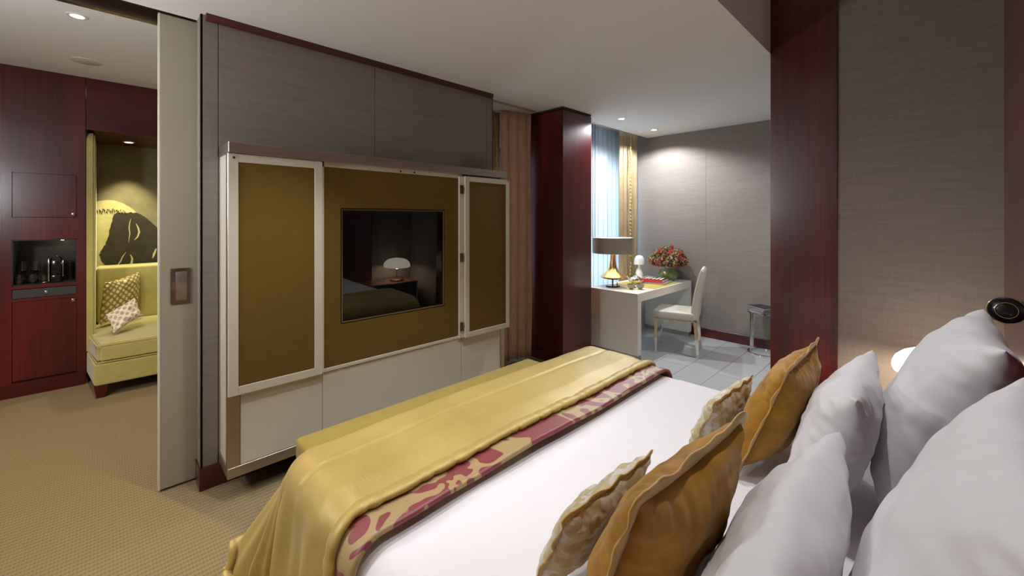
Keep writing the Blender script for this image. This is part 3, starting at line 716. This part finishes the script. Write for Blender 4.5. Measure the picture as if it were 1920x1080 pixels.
# bed throw: gold satin with a puffed hem and a damask border
TX0, TX1, TY0, TY1 = 0.565, 2.305, 0.9, 1.60
TT = BZ + 0.034
PL, PR, QH, QF = BX0 - 0.56, BX1 + 0.50, 1.085, 1.60 + 0.56   # outer extents on the unrolled cloth
def throw_pt(p, q, lift=0.0):
    # the cloth's corners hang as rounded folds: pull the unrolled corner in to the hanging length of the sides
    ccx, ccy = min(max(p, TX0), TX1), min(max(q, TY0), TY1); fx, fy = p - ccx, q - ccy
    if fx and fy:
        l_ = math.hypot(fx, fy); k_ = max(abs(fx), abs(fy)) * 1.04 / l_; k_ = min(k_, 1.0)
        p, q = ccx + fx * k_, ccy + fy * k_
    v, d, (nx, ny) = drop_surface(p, q, TX0, TX1, TY0, TY1, TT, 0.10, 0.10, 0.012, 0.41)
    s = min(1, max(0, d - 0.08) / 0.35)
    ang = math.atan2(ny, nx)
    if abs(nx) > 0.02 and abs(ny) > 0.02: rip = 0.032 * math.sin(ang * 11 + 1.0) + 0.014 * math.sin(ang * 25 + 2 * d)
    else:
        t_ = q if abs(nx) > 0.5 else p
        rip = 0.020 * math.sin(t_ * 24 + 3 * noise.noise(Vector((t_ * 4, d, 0)))) + 0.007 * math.sin(t_ * 57)
    pf = 0.010 * noise.noise(Vector((p * 2.1, q * 2.1, 5.3))) + 0.0035 * noise.noise(Vector((p * 7, q * 7, 1.3)))
    pf -= 0.006 * math.exp(-((q - 1.50) / 0.009) ** 2) * (1 if d < .12 else .2)
    # puffed body of the gold field, falling to the seam
    eg = min(q - (QH + 0.12), p - (PL + 0.12), (PR - 0.12) - p, (QF - 0.12) - q)
    puff = 0.022 * min(1, max(0, eg) / 0.12) ** 0.6 if eg > 0 else -0.002
    off = lift + puff + pf
    nrm = Vector((nx * min(1, d / 0.12), ny * min(1, d / 0.12), max(0.0, 1 - d / 0.14)))
    if nrm.length > 0: nrm.normalize()
    v = v + nrm * off + Vector((nx, ny, 0)) * rip * s
    v.z = max(v.z, 0.01)
    return v
th_ = thing('bed_throw', 'gold satin bed throw with puffed hem and maroon damask border across the foot', 'throw', (1.43, 1.5, 0.0))
GI = 0.118
def gold_f(a, b_): return throw_pt(PL + GI + a * (PR - PL - 2 * GI), QH + GI + b_ * (QF - QH - 2 * GI))
bm = NB(); grid(bm, gold_f, 190, 90); bmesh.ops.recalc_face_normals(bm, faces=bm.faces)
gf = obj('satin_field', bm, 'satin', th_, smooth=80); solid(gf, 0.008, -1)
# border (stands beyond the hem on all four sides)
def border(u0, u1, v0, v1, nu, nv):
    bm = NB()
    def f(a, b_): return throw_pt(u0 + a * (u1 - u0), v0 + b_ * (v1 - v0), -0.002)
    def uvf(a, b_): return (u0 + a * (u1 - u0), v0 + b_ * (v1 - v0))
    grid(bm, f, nu, nv, uv=uvf); bmesh.ops.recalc_face_normals(bm, faces=bm.faces)
    return solid(obj('damask_border', bm, 'damask', th_, smooth=80), 0.012, 0)
border(PL, PR, QH, QH + GI + 0.02, 200, 8); border(PL, PR, QF - GI, QF, 160, 6)
border(PL, PL + GI, QH + GI, QF - GI, 6, 70); border(PR - GI, PR, QH + GI, QF - GI, 6, 70)
# puffed hem
hp = []
def seg(p0, p1, n):
    for k in range(n): hp.append((p0[0] + (p1[0] - p0[0]) * k / n, p0[1] + (p1[1] - p0[1]) * k / n))
a0, a1, b0, b1 = PL + GI, PR - GI, QH + GI + 0.005, QF - GI
seg((a0, b0), (a1, b0), 240); seg((a1, b0), (a1, b1), 110); seg((a1, b1), (a0, b1), 200); seg((a0, b1), (a0, b0), 110)
bm = NB(); rings = []; K = len(hp); s_ = Vector((0, -1, 0))
for k, (p_, q_) in enumerate(hp):
    c = throw_pt(p_, q_, 0.010)
    nx_ = throw_pt(*hp[(k + 1) % K], 0.010); pv = throw_pt(*hp[k - 1], 0.010)
    t_ = (nx_ - pv).normalized()
    s_ = (s_ - t_ * s_.dot(t_)).normalized(); z_ = s_.cross(t_)
    g = noise.noise(Vector((k * 0.11, 0, 0))); ph_ = (k * 0.42 + 5 * g) % PI; rr = 0.017 * (0.80 + 0.42 * math.sin(ph_) ** 0.5 + 0.3 * g) 
    ring = []
    for m_ in range(14):
        a_ = 2 * PI * m_ / 14; ring.append(bm.verts.new(c + s_ * math.cos(a_) * rr * 1.6 + z_ * math.sin(a_) * rr * 0.8))
    rings.append(ring)
for k in range(K):
    A, B_ = rings[k], rings[(k + 1) % K]
    for m_ in range(14): bm.faces.new((A[m_], A[(m_ + 1) % 14], B_[(m_ + 1) % 14], B_[m_]))
bmesh.ops.recalc_face_normals(bm, faces=bm.faces)
obj('puffed_hem', bm, 'satin', th_, smooth=80)

# bench at the foot
be = thing('bench', 'long olive gold upholstered bench between the bed and the media cabinet', 'bench', (1.58, 2.12, 0))
bm = B(0.70, 2.47, 1.95, 2.33, 0.335, 0.45, 0.022, 4)
be_c = obj('seat_cushion', bm, 'benchfab', be)
for k in range(7): obj('button', lathe(NB(), [(0, 0.006), (0.007, 0.004), (0.010, 0.0), (0.010, -0.002)], (0.86 + k * 0.24, 2.10, 0.450), 14), 'benchfab', be_c)
obj('apron', B(0.73, 2.44, 1.98, 2.30, 0.26, 0.333, 0.006), 'benchfab', be)
for lx in (0.78, 2.39):
    for ly in (2.02, 2.26): obj('leg', B(lx - .025, lx + .025, ly - .025, ly + .025, 0, 0.26, 0.003), 'darkwood', be, smooth=0)

# pillows on the bed
pillow('bed_pillow', 'big white square pillow leaning on the headboard on the far side of the bed', 'pillow', (1.57, -0.125, 1.27), (2.20, -0.125, 1.275), (1.57, 0.075, 0.70), 0.27, 'wht', 0, seed=1, pinch=0.10)
pillow('bed_pillow', 'big white square pillow nearest the camera in the lower right corner', 'pillow', (0.62, -0.12, 1.285), (1.28, -0.125, 1.285), (0.62, 0.055, 0.70), 0.24, 'wht', 0, seed=2, pinch=0.10)
pillow('bed_pillow', 'white oblong pillow standing between the far gold velvet cushion and the tall far pillow', 'pillow', (1.40, 0.14, 1.115), (1.99, 0.155, 1.115), (1.40, 0.28, 0.70), 0.185, 'wht', 0, seed=8, pinch=0.09)
pillow('bed_pillow', 'white oblong pillow standing right behind the near gold velvet cushion', 'pillow', (0.60, 0.145, 1.09), (1.21, 0.15, 1.10), (0.60, 0.285, 0.70), 0.185, 'wht', 0, seed=11, pinch=0.09)
pillow('velvet_cushion', 'gold velvet flanged cushion on the far side of the bed, before the red post', 'cushion', (1.60, 0.335, 1.085), (2.01, 0.325, 1.095), (1.60, 0.475, 0.715), 0.17, 'mustard', 0.030, seed=4, pinch=0.07)
pillow('velvet_cushion', 'gold velvet flanged cushion nearest the camera, foremost on the bed', 'cushion', (0.665, 0.36, 1.09), (1.09, 0.325, 1.10), (0.665, 0.50, 0.715), 0.17, 'mustard', 0.030, seed=6, pinch=0.07)
pillow('brocade_cushion', 'small pale brocade cushion propped before the far gold velvet cushion', 'cushion', (1.58, 0.555, 0.915), (1.93, 0.535, 0.925), (1.58, 0.645, 0.715), 0.10, 'brocade', 0.013, seed=9, pinch=0.05)
pillow('brocade_cushion', 'small pale brocade cushion propped before the near gold velvet cushion', 'cushion', (0.73, 0.575, 0.915), (1.09, 0.555, 0.93), (0.73, 0.665, 0.715), 0.10, 'brocade', 0.013, seed=10, pinch=0.05)

# ------------------------------------------------------------------ bedside table and lamp
ns = thing('bedside_table', 'dark lacquered bedside table with brown stone top beside the far pillows', 'bedside table', (2.95, -0.05, 0))
obj('body', B(2.56, 3.30, -0.298, 0.165, 0.03, 0.555, 0.003), 'darkwood', ns, smooth=0)
obj('top', B(2.55, 3.31, -0.298, 0.178, 0.555, 0.577, 0.003), 'browntop', ns, smooth=0)
obj('edge_strip', B(3.300, 3.309, 0.166, 0.176, 0.03, 0.554), 'paper', ns, smooth=0)
bl = thing('bedside_lamp', 'glowing white dome lamp on a copper base on the bedside table', 'table lamp', (3.08, -0.03, 0.577))
obj('base', lathe(NB(), [(0, 0), (0.085, 0), (0.10, 0.012), (0.10, 0.018), (0.06, 0.028), (0, 0.03)], n=40), 'copper', bl, local=True)
obj('stem', lathe(NB(), [(0.006, 0.03), (0.006, 0.24)], n=16), 'copper', bl, local=True)
R0 = 0.19
sh = [(0.015, 0.33), (0.06, 0.328), (0.11, 0.318), (0.15, 0.298), (0.178, 0.27), (0.19, 0.24), (0.192, 0.215), (0.186, 0.20), (0.182, 0.20), (0.187, 0.216), (0.186, 0.24), (0.174, 0.268), (0.147, 0.294), (0.11, 0.312), (0.06, 0.322), (0.015, 0.324)]
obj('lamp_shade', lathe(NB(), sh, n=48), 'opal', bl, local=True)
lamp('bedside_bulb', 'POINT', (0, 0, 0.22), 20, WARM, bl, shadow_soft_size=0.05)
rl = thing('reading_lamp', 'round black reading lamp with gold rings on the red headboard', 'reading lamp', (2.2, -0.213, 1.20))
obj('wall_plate', lathe(NB(), [(0, 0.0), (0.03, 0.0), (0.03, 0.012), (0, 0.012)], (2.235, -0.214, 1.277), 24, 'y'), 'blackgloss', rl)
rh = NB(); lathe(rh, [(0, 0.0), (0.030, 0.0), (0.044, 0.008), (0.046, 0.02), (0.04, 0.035), (0.015, 0.05), (0, 0.05)], n=40)
MX = Matrix.Translation((2.19, -0.175, 1.277)) @ Vector((-1, 0.12, 0.1)).to_track_quat('Z', 'Y').to_matrix().to_4x4()
MXb = MX @ Matrix.Translation((0, 0, 0.0)) @ Matrix.Rotation(PI, 4, 'X')
for v in rh.verts: v.co = MXb @ v.co
obj('lamp_head', rh, 'blackgloss', rl)
for r_ in (0.045, 0.026):
    rb = NB(); t_ = [(r_ * math.cos(2 * PI * k / 40), r_ * math.sin(2 * PI * k / 40), 0.003) for k in range(41)]
    tube(rb, t_, 0.0013, 6)
    for v in rb.verts: v.co = MX @ v.co
    obj('gold_ring', rb, 'gold', rl)
obj('arm', tube(NB(), [(2.235, -0.205, 1.277), (2.225, -0.18, 1.277)], 0.006, 10), 'blackgloss', rl)
# twin bedside lamp on the near side of the bed, out of the picture
ns2 = dup(ns, (-0.15, -0.05, 0)); ns2['label'] = 'dark lacquered bedside table on the near side of the bed'
bl2 = dup(bl, (-0.25, -0.08, 0.577)); bl2['label'] = 'glowing white dome lamp on the near bedside table'

# ------------------------------------------------------------------ curtains
def curtain(name, label, cat, x0, x1, y0, z0, z1, folds, amp, mat, seed=0, nu=160, nv=26, thick=0.004, ybend=None, gather=0.0, parent=None):
    bm = NB()
    def f(a, b_):
        ph = a * folds * 2 * PI; z = z0 + (z1 - z0) * b_
        j = noise.noise(Vector((a * folds * 0.9, b_ * 1.2, seed)))
        A_ = amp * (0.8 + 0.5 * noise.noise(Vector((a * 4, seed * 2.0, 0)))) * (1 - gather * 0.5 * b_ ** 6)
        xx = x0 + (x1 - x0) * a + 0.35 * amp * math.sin(ph * 2 + j * 2) + 0.01 * j
        yy = y0 + A_ * math.sin(ph + 1.2 * j) + (ybend(a) if ybend else 0)
        return Vector((xx, yy, z))
    grid(bm, f, nu, nv)
    o = obj(name, bm, mat, parent, smooth=80); solid(o, thick)
    if parent is None: tag(o, label, cat)
    return o
def studs(parent, x, y, z0, z1, m_, n=46, w_=0.014):
    pts, rr = [], []
    for k in range(n * 4):
        z = z0 + (z1 - z0) * k / (n * 4); pts.append((x + 0.006 * math.sin(k * .17), y, z)); rr.append(w_ * (0.35, 0.85, 1.0, 0.85)[k % 4])
    return obj('smocked_trim', tube(NB(), pts, rr, 10), m_, parent)
curtain('sheer_curtain', 'pleated white sheer curtain over the bright window behind the desk', 'curtain', 4.12, 5.62, 3.30, 0.03, CZ + 0.09, 13, 0.038, 'sheer', 2, 260, 10, 0.001)
c2 = curtain('drape', 'gold taffeta drape with smocked trim between the sheer curtain and far wall', 'curtain', 5.17, 5.66, 3.10, 0.02, CZ + 0.09, 5.5, 0.035, 'curtgold', 5, gather=0.4)
studs(c2, 5.37, 3.045, 0.4, CZ, 'flange')
c3 = curtain('drape', 'narrow gold drape edge showing between the red pillar and the sheer curtain', 'curtain', 3.86, 4.19, 3.10 + 0.06, 0.02, CZ + 0.09, 3.5, 0.03, 'curtgold', 6, nu=90)
c4 = curtain('drape', 'copper rose drape hanging between the media cabinet and the red pillar', 'curtain', 3.09, 3.47, 3.33, 0.02, CZ, 3.5, 0.042, 'curtpink', 8, gather=0.4, ybend=lambda a: -0.10 * a)
c5 = curtain('drape', 'yellow gold drape with smocked trim left of the copper rose drape', 'curtain', 2.93, 3.20, 3.46, 0.02, CZ, 3.0, 0.025, 'curtgold', 9, nu=90)
studs(c5, 3.10, 3.42, 0.4, CZ - 0.04, 'flange')
for k, xx in enumerate((4.74, 4.80)):
    w_ = tag(obj('blind_cord', tube(NB(), [(xx, 3.262, CZ + 0.10), (xx + 0.004, 3.262, 2.2), (xx, 3.262, 1.28 + 0.03 * k)], 0.004, 8), 'groove'), ('thin dark blind cord hanging before the sheer, left of the pair', 'thin dark blind cord hanging before the sheer, right of the pair')[k], 'cord')

# ------------------------------------------------------------------ desk
DX0, DX1, DY0, DY1 = 4.222, 5.68, 2.305, 2.945
de = thing('writing_desk', 'cream lacquered writing desk with slab sides in front of the window', 'desk', (4.95, 2.62, 0))
obj('desktop', B(DX0, DX1, DY0, DY1, 0.655, 0.75, 0.003), 'deskwhite', de, smooth=0)
for a, b_ in ((DX0, DX0 + 0.08), (DX1 - 0.08, DX1)):
    sd = obj('side_panel', B(a, b_, DY0, DY1, 0.055, 0.655, 0.002), 'deskwhite', de, smooth=0)
    obj('plinth', B(a + 0.003, b_ - 0.003, DY0 + 0.003, DY1 - 0.003, 0, 0.054), 'steel', sd, smooth=0)
dm = tag(obj('desk_mat', B(4.66, 5.30, 2.33, 2.86, 0.751, 0.754, 0.001, 1), 'matgold'), 'yellow gold blotter mat on the writing desk', 'desk mat')
# desk lamp
lp = thing('desk_lamp', 'large table lamp with wide drum shade and gilded trumpet body on the desk', 'table lamp', (4.49, 2.79, 0.75))
obj('base', lathe(NB(), [(0, 0), (0.085, 0), (0.088, 0.006), (0.085, 0.014), (0.0, 0.016)], n=40), 'blackgloss', lp, local=True)
obj('stem', lathe(NB(), [(0.008, 0.014), (0.008, 0.10)], n=16), 'blackgloss', lp, local=True)
obj('body', lathe(NB(), [(0, 0.088), (0.08, 0.092), (0.14, 0.104), (0.158, 0.116), (0.158, 0.124), (0.145, 0.136), (0.11, 0.158), (0.075, 0.19), (0.05, 0.24), (0.038, 0.31), (0.033, 0.40), (0.032, 0.46), (0, 0.46)], n=56), 'gold', lp, local=True)
s1 = obj('lamp_shade', lathe(NB(), [(0.247, 0.415), (0.250, 0.415), (0.250, 0.605), (0.247, 0.605)], n=64), 'shade', lp, local=True)
obj('shade_lining', lathe(NB(), [(0.245, 0.416), (0.245, 0.604)], n=64), 'shadein', s1, local=True)
obj('diffuser', lathe(NB(), [(0, 0.597), (0.244, 0.597), (0.244, 0.600), (0, 0.600)], n=64), 'shadein', s1, local=True)
obj('rim', lathe(NB(), [(0.2505, 0.600), (0.2505, 0.607), (0.246, 0.607)], n=64), 'porcelain', s1, local=True)
lamp('desk_bulb', 'POINT', (0, 0, 0.50), 11, WARM, lp, shadow_soft_size=0.04)
obj('lamp_switch', lathe(NB(), [(0, 0), (0.005, 0), (0.005, 0.03), (0, 0.03)], (0.07, -0.02, 0.012), 12), 'blackgloss', lp, local=True)
# mushroom lamp
ml = thing('small_lamp', 'small white porcelain mushroom lamp beside the curtain on the desk', 'table lamp', (5.30, 2.87, 0.75))
obj('body', lathe(NB(), [(0, 0), (0.055, 0), (0.058, 0.01), (0.05, 0.09), (0.036, 0.135), (0.022, 0.15), (0.02, 0.20), (0.0, 0.2)], n=36), 'porcelain', ml, local=True)
obj('lamp_shade', lathe(NB(), [(0.074, 0.205), (0.074, 0.24), (0.066, 0.285), (0.045, 0.318), (0.02, 0.33), (0, 0.332), (0, 0.326), (0.02, 0.325), (0.042, 0.312), (0.062, 0.28), (0.07, 0.24), (0.07, 0.205)], n=36), 'porcelain', ml, local=True)
# vase with flowers
fv = thing('flower_vase', 'round glass bowl vase packed with dusky red hydrangeas on the desk', 'vase of flowers', (5.465, 2.535, 0.75))
obj('bowl', lathe(NB(), [(0, 0), (0.06, 0.0), (0.10, 0.025), (0.125, 0.07), (0.125, 0.10), (0.105, 0.15), (0.10, 0.15), (0.0, 0.14)], n=48), 'vase', fv, local=True)
def florets(c, r, n, mats, seed):
    rnd = random.Random(seed); bm = NB()
    for k in range(n):
        z = rnd.uniform(-0.75, 1); a = rnd.uniform(0, 2 * PI); s = math.sqrt(max(0, 1 - z * z))
        d = Vector((s * math.cos(a), s * math.sin(a), z)); rr = r * rnd.uniform(0.84, 1.12); p = Vector(c) + d * rr
        d = (d + Vector((rnd.uniform(-.5, .5), rnd.uniform(-.5, .5), rnd.uniform(-.5, .5)))).normalized()
        t1 = d.cross(Vector((0.3, 0.2, 1))).normalized(); t2 = d.cross(t1); ro = rnd.uniform(0, PI)
        pr = rnd.uniform(0.010, 0.016); mi = 0 if rnd.random() < mats else (1 if rnd.random() < 0.6 else 2)
        cv = bm.verts.new(p)
        for q in range(4):
            b0 = ro + q * PI / 2
            def at(an, ra, up): return bm.verts.new(p + (t1 * math.cos(an) + t2 * math.sin(an)) * ra + d * up)
            f = bm.faces.new((cv, at(b0 - 0.55, pr * .8, 0.005), at(b0, pr * 1.15, 0.002), at(b0 + 0.55, pr * .8, 0.005))); f.material_index = mi
    ico = bmesh.ops.create_icosphere(bm, subdivisions=2, radius=r * 0.80)
    for v in ico['verts']:
        v.co += Vector(c)
        for f in v.link_faces: f.material_index = 3
    return bm
rnd = random.Random(3); heads = []
for k in range(17):
    if k == 0: d = Vector((0, 0, 1))
    elif k < 7: a = k * PI / 3; d = Vector((math.cos(a) * .75, math.sin(a) * .75, 0.62))
    else: a = k * 2 * PI / 10; d = Vector((math.cos(a), math.sin(a), -0.05))
    c = (d.x * 0.175, d.y * 0.175, 0.27 + d.z * 0.115)
    fh = obj('flower_head', florets(c, 0.080, 170, 0.35 if k in (2, 4, 5, 9, 13, 16) else 0.75, k), 'petred', fv, local=True, smooth=0)
    for q in ('petgreen', 'petpink', 'leafdark'): fh.data.materials.append(M[q])
for c in ((-0.13, -0.10, 0.40), (-0.05, -0.19, 0.385), (-0.20, 0.03, 0.41), (0.02, -0.05, 0.46)):
    bm = NB()
    for q in range(7):
        a = q * 2.4; r1 = 0.008 + 0.0032 * q
        for s in range(5):
            an = a + s * 0.28
        pts = [bm.verts.new((c[0] + r1 * math.cos(a + s * .45), c[1] + r1 * math.sin(a + s * .45), c[2] - 0.02 + z)) for s in range(4) for z in (0, 0.045 - 0.003 * q)]
        for s in range(3): bm.faces.new((pts[2 * s], pts[2 * s + 2], pts[2 * s + 3], pts[2 * s + 1]))
    obj('rose_bloom', bm, 'rose', fv, local=True)
# tea things
tp = thing('teapot', 'round silver teapot with curved spout on the desk behind the two bowls', 'teapot', (4.86, 2.68, 0.755), math.radians(-35))
obj('body', lathe(NB(), [(0, 0), (0.035, 0), (0.06, 0.018), (0.070, 0.045), (0.062, 0.075), (0.04, 0.092), (0.0, 0.096)], n=40), 'silver', tp, local=True)
obj('lid', lathe(NB(), [(0.034, 0.094), (0.028, 0.10), (0.008, 0.106), (0.007, 0.114), (0.011, 0.12), (0, 0.125)], n=30), 'silver', tp, local=True)
obj('spout', tube(NB(), [(-0.06, 0, 0.03), (-0.085, 0, 0.045), (-0.10, 0, 0.07), (-0.12, 0, 0.10)], [0.016, 0.012, 0.009, 0.007], 12), 'porcelain', tp, local=True)
obj('handle', tube(NB(), [(0.06, 0, 0.075), (0.085, 0, 0.085), (0.105, 0, 0.065), (0.10, 0, 0.035), (0.064, 0, 0.028)], 0.005, 10), 'porcelain', tp, local=True)
cup = [(0, 0), (0.022, 0), (0.022, 0.008), (0.035, 0.02), (0.045, 0.04), (0.047, 0.06), (0.043, 0.06), (0.040, 0.04), (0.03, 0.024), (0, 0.018)]
k0 = tag(obj('tea_bowl', lathe(NB(), cup, n=36), 'wood_cup', local=True), 'small grey tea bowl left of its twin, in front of the teapot', 'bowl', 'tea bowls'); k0.location = (4.46, 2.52, 0.75)
k1 = dup(k0, (4.53, 2.44, 0.75), label='small grey tea bowl right of its twin, at the desk edge')
cj = tag(obj('sugar_pot', lathe(NB(), [(0, 0), (0.018, 0), (0.012, 0.01), (0.025, 0.03), (0.025, 0.045), (0.02, 0.055), (0, 0.06)], n=28), 'silver', local=True), 'tiny silver sugar pot between the two tea bowls', 'pot'); cj.location = (4.585, 2.54, 0.75)
def book(name, label, cx_, cy_, z, L_, W_, H_, rz, cover, parent=None):
    b_ = thing(name, label, 'book', (cx_, cy_, z), rz)
    bm = NB(); box(bm, -L_ / 2, L_ / 2, -W_ / 2, W_ / 2, 0, 0.003); box(bm, -L_ / 2, L_ / 2, -W_ / 2, W_ / 2, H_ - 0.003, H_); box(bm, -L_ / 2, L_ / 2, -W_ / 2, -W_ / 2 + 0.004, 0, H_)
    obj('cover', bm, cover, b_, local=True, smooth=0)
    obj('pages', B(-L_ / 2 + 0.005, L_ / 2 - 0.005, -W_ / 2 + 0.005, W_ / 2 - 0.006, 0.0032, H_ - 0.0032), 'paper', b_, local=True, smooth=0)
    return b_
book('book', 'thin magazine lying lowest under the red spined book on the desk', 5.15, 2.53, 0.7545, 0.28, 0.36, 0.018, -PI / 2 + 0.12, 'greycover')
b2 = book('book', 'thick red spined book with dark cover on top of the desk stack', 5.13, 2.56, 0.7735, 0.28, 0.29, 0.034, -PI / 2 + 0.16, 'redcover')
obj('cover_print', B(-0.138, 0.138, -0.12, 0.143, 0.0342, 0.0352), 'blackcover', b2, local=True, smooth=0)
bm = NB()
for k in range(5): box(bm, -0.11 + k * 0.048, -0.085 + k * 0.048, -0.09, 0.11 - 0.03 * (k % 3), 0.0353, 0.0358)
obj('cover_lettering', bm, 'paper', b2, local=True, smooth=0)
b3 = book('book', 'pale grey booklet lying beside the vase on the desk', 5.16, 2.80, 0.7542, 0.24, 0.18, 0.012, 0.1, 'paper')

# ------------------------------------------------------------------ desk chair
ch = thing('desk_chair', 'cream leather high back chair with chrome legs pulled up to the desk', 'chair', (4.93, 2.16, 0), math.radians(17))
bm = B(-0.225, 0.225, -0.20, 0.25, 0.415, 0.505, 0.018, 3); obj('seat', bm, 'leather', ch, local=True)
bm = NB()
def back_f(a, b_): return None
prof = [(-0.16, 0.43), (-0.165, 0.55), (-0.185, 0.70), (-0.215, 0.85), (-0.245, 0.97), (-0.262, 1.005), (-0.285, 1.01), (-0.305, 0.99), (-0.300, 0.90), (-0.275, 0.75), (-0.25, 0.60), (-0.235, 0.43)]
poly(bm, [(-0.22, y, z) for y, z in prof], (0.44, 0, 0)); bmesh.ops.bevel(bm, geom=[e_ for e_ in bm.edges if abs(e_.verts[0].co.x - e_.verts[1].co.x) < 1e-6], offset=0.012, segments=3, affect='EDGES')
obj('backrest', bm, 'leather', ch, local=True, smooth=50)
obj('seat_frame', B(-0.215, 0.215, -0.20, 0.24, 0.40, 0.414), 'chrome', ch, local=True, smooth=0)
for sx in (-1, 1):
    for sy in (-0.205, 0.222):
        bm = NB(); t = bmesh.new(); bmesh.ops.create_cube(t, size=1)
        for v in t.verts:
            lean = -0.03 if (sy < 0 and v.co.z < 0) else 0
            v.co = Vector((sx * 0.197 + v.co.x * 0.036, sy + lean + v.co.y * 0.036 * (0.8 if v.co.z < 0 else 1), 0.40 if v.co.z > 0 else 0))
        me = bpy.data.meshes.new('t'); t.to_mesh(me); t.free(); bm.from_mesh(me)
        obj('leg', bm, 'chrome', ch, local=True, smooth=0)

# ------------------------------------------------------------------ round side table with notebooks
st = thing('side_table', 'round chrome side table with glass top against the far wall', 'side table', (5.555, 1.41, 0))
RT = 0.168
def ringbar(z0, z1, r0, r1): return lathe(NB(), [(r0, z0), (r1, z0), (r1, z1), (r0, z1), (r0, z0)], n=56)
obj('base_ring', ringbar(0, 0.012, RT - 0.022, RT), 'chrome', st, local=True)
obj('top_ring', ringbar(0.475, 0.49, RT - 0.018, RT), 'chrome', st, local=True)
obj('table_top', lathe(NB(), [(0, 0.480), (RT - 0.018, 0.480), (RT - 0.018, 0.489), (0, 0.489)], n=56), 'greycover', st, local=True)
for a in (140, 60, -30, -120):
    a_ = math.radians(a); bm = NB(); box(bm, -0.011, 0.011, -0.004, 0.004, 0.012, 0.475)
    for v in bm.verts:
        x_, y_ = v.co.x, v.co.y + RT - 0.012; v.co.x, v.co.y = x_ * math.cos(a_ - PI / 2) - y_ * math.sin(a_ - PI / 2), x_ * math.sin(a_ - PI / 2) + y_ * math.cos(a_ - PI / 2)
    obj('leg', bm, 'chrome', st, local=True, smooth=0)
book('book', 'navy notebook lowest in the pile on the round side table', 5.54, 1.42, 0.4905, 0.24, 0.17, 0.020, 0.9, 'navy')
book('book', 'grey edged notebook in the middle of the side table pile', 5.54, 1.42, 0.511, 0.23, 0.165, 0.018, 0.95, 'greycover')
book('book', 'charcoal notebook topmost in the pile on the round side table', 5.545, 1.415, 0.5295, 0.24, 0.18, 0.022, 1.0, 'blackcover')

# ------------------------------------------------------------------ ceiling fittings with their light
def downlight(loc, label, power, color, spot=100, blend=0.6, soft=0.03, tilt=None):
    d = thing('downlight', label, 'ceiling light', loc, group='recessed ceiling spotlights')
    obj('trim_ring', lathe(NB(), [(0.036, -0.001), (0.036, -0.005), (0.052, -0.004), (0.055, -0.0005)], n=32), 'porcelain', d, local=True)
    obj('lens', lathe(NB(), [(0, -0.003), (0.034, -0.003), (0.034, -0.0012), (0, -0.0012)], n=32), 'bulb', d, local=True)
    s = lamp('spot', 'SPOT', (0, 0, -0.03), power, color, d, spot_size=math.radians(spot), spot_blend=blend, shadow_soft_size=soft)
    if tilt: s.rotation_euler = Vector(tilt).to_track_quat('-Z', 'Y').to_euler()
    return d
downlight((4.41, 2.62, CZ), 'recessed ceiling spotlight in the desk corner, nearer the red pillar', 110, (0.92, 0.96, 1.0), 165, 0.4, 0.015)
downlight((5.27, 2.64, CZ), 'recessed ceiling spotlight in the desk corner, nearer the far wall', 80, (0.92, 0.96, 1.0), 150, 0.4, 0.015)
downlight((-0.14, 4.02, LZ), 'recessed ceiling spotlight in the sitting room beyond the sliding door', 120, WARM, 120)
downlight((0.18, 6.38, 2.455), 'recessed spotlight in the alcove soffit above the mural', 120, (1.0, 0.90, 0.62), 62, 0.9, 0.02, (0, 0.22, -1))
downlight((0.95, 6.1, 2.455), 'unseen spotlight in the alcove soffit, added to brighten the banquette seat', 60, (1.0, 0.90, 0.66), 130, 0.9, 0.02)  # added spot hidden behind the sliding door, brightens the seat
for k, (x, y, p_, lab, ang, bl_) in enumerate(((0.75, 2.0, 78, 'over the near half of the bench', 84, 0.7), (1.72, 1.40, 70, 'over the far half of the bench', 84, 0.7), (0.0, 2.2, 16, 'added as fill by the sliding door', 120, 1.0), (1.5, 0.45, 85, 'added as fill over the pillows', 130, 1.0), (-1.4, 1.4, 26, 'added as fill over the bedroom entrance', 130, 1.0), (4.7, 0.8, 95, 'added as fill at the right of the desk corner', 110, 0.8))):  # out of view; all but the bench pair are added as fill light
    downlight((x, y, HZ if y < 0.8 and x < 3 else CZ), 'recessed ceiling spotlight ' + lab, p_, NEUT, ang, bl_, 0.03)
downlight((-1.7, 3.7, LZ), 'recessed ceiling spotlight added as unseen fill at the left of the sitting room', 110, WARM, 140, 1.0)  # added out of view to fill the sitting room with light
sp = thing('ceiling_speaker', 'round white ceiling speaker grille in the sitting room', 'speaker', (-0.124, 5.127, LZ))
obj('grille', lathe(NB(), [(0, -0.006), (0.085, -0.006), (0.10, -0.003), (0.10, -0.0005)], n=40), 'porcelain', sp, local=True)
# unseen floor lamp, added as fill and shining at the ceiling
fl = thing('fill_floor_lamp', 'tall uplighting floor lamp, added out of view as fill light', 'floor lamp', (-1.35, 2.5, 0))
obj('base', lathe(NB(), [(0, 0), (0.14, 0), (0.14, 0.02), (0, 0.02)], n=32), 'chrome', fl, local=True)
obj('pole', lathe(NB(), [(0.012, 0.02), (0.012, 1.75)], n=16), 'chrome', fl, local=True)
obj('lamp_bowl', lathe(NB(), [(0, 1.75), (0.08, 1.77), (0.16, 1.84), (0.155, 1.845), (0.08, 1.78), (0, 1.76)], n=32), 'porcelain', fl, local=True)
lamp('fill_uplight', 'POINT', (0, 0, 1.95), 115, (0.97, 0.98, 1.0), fl, shadow_soft_size=0.12)
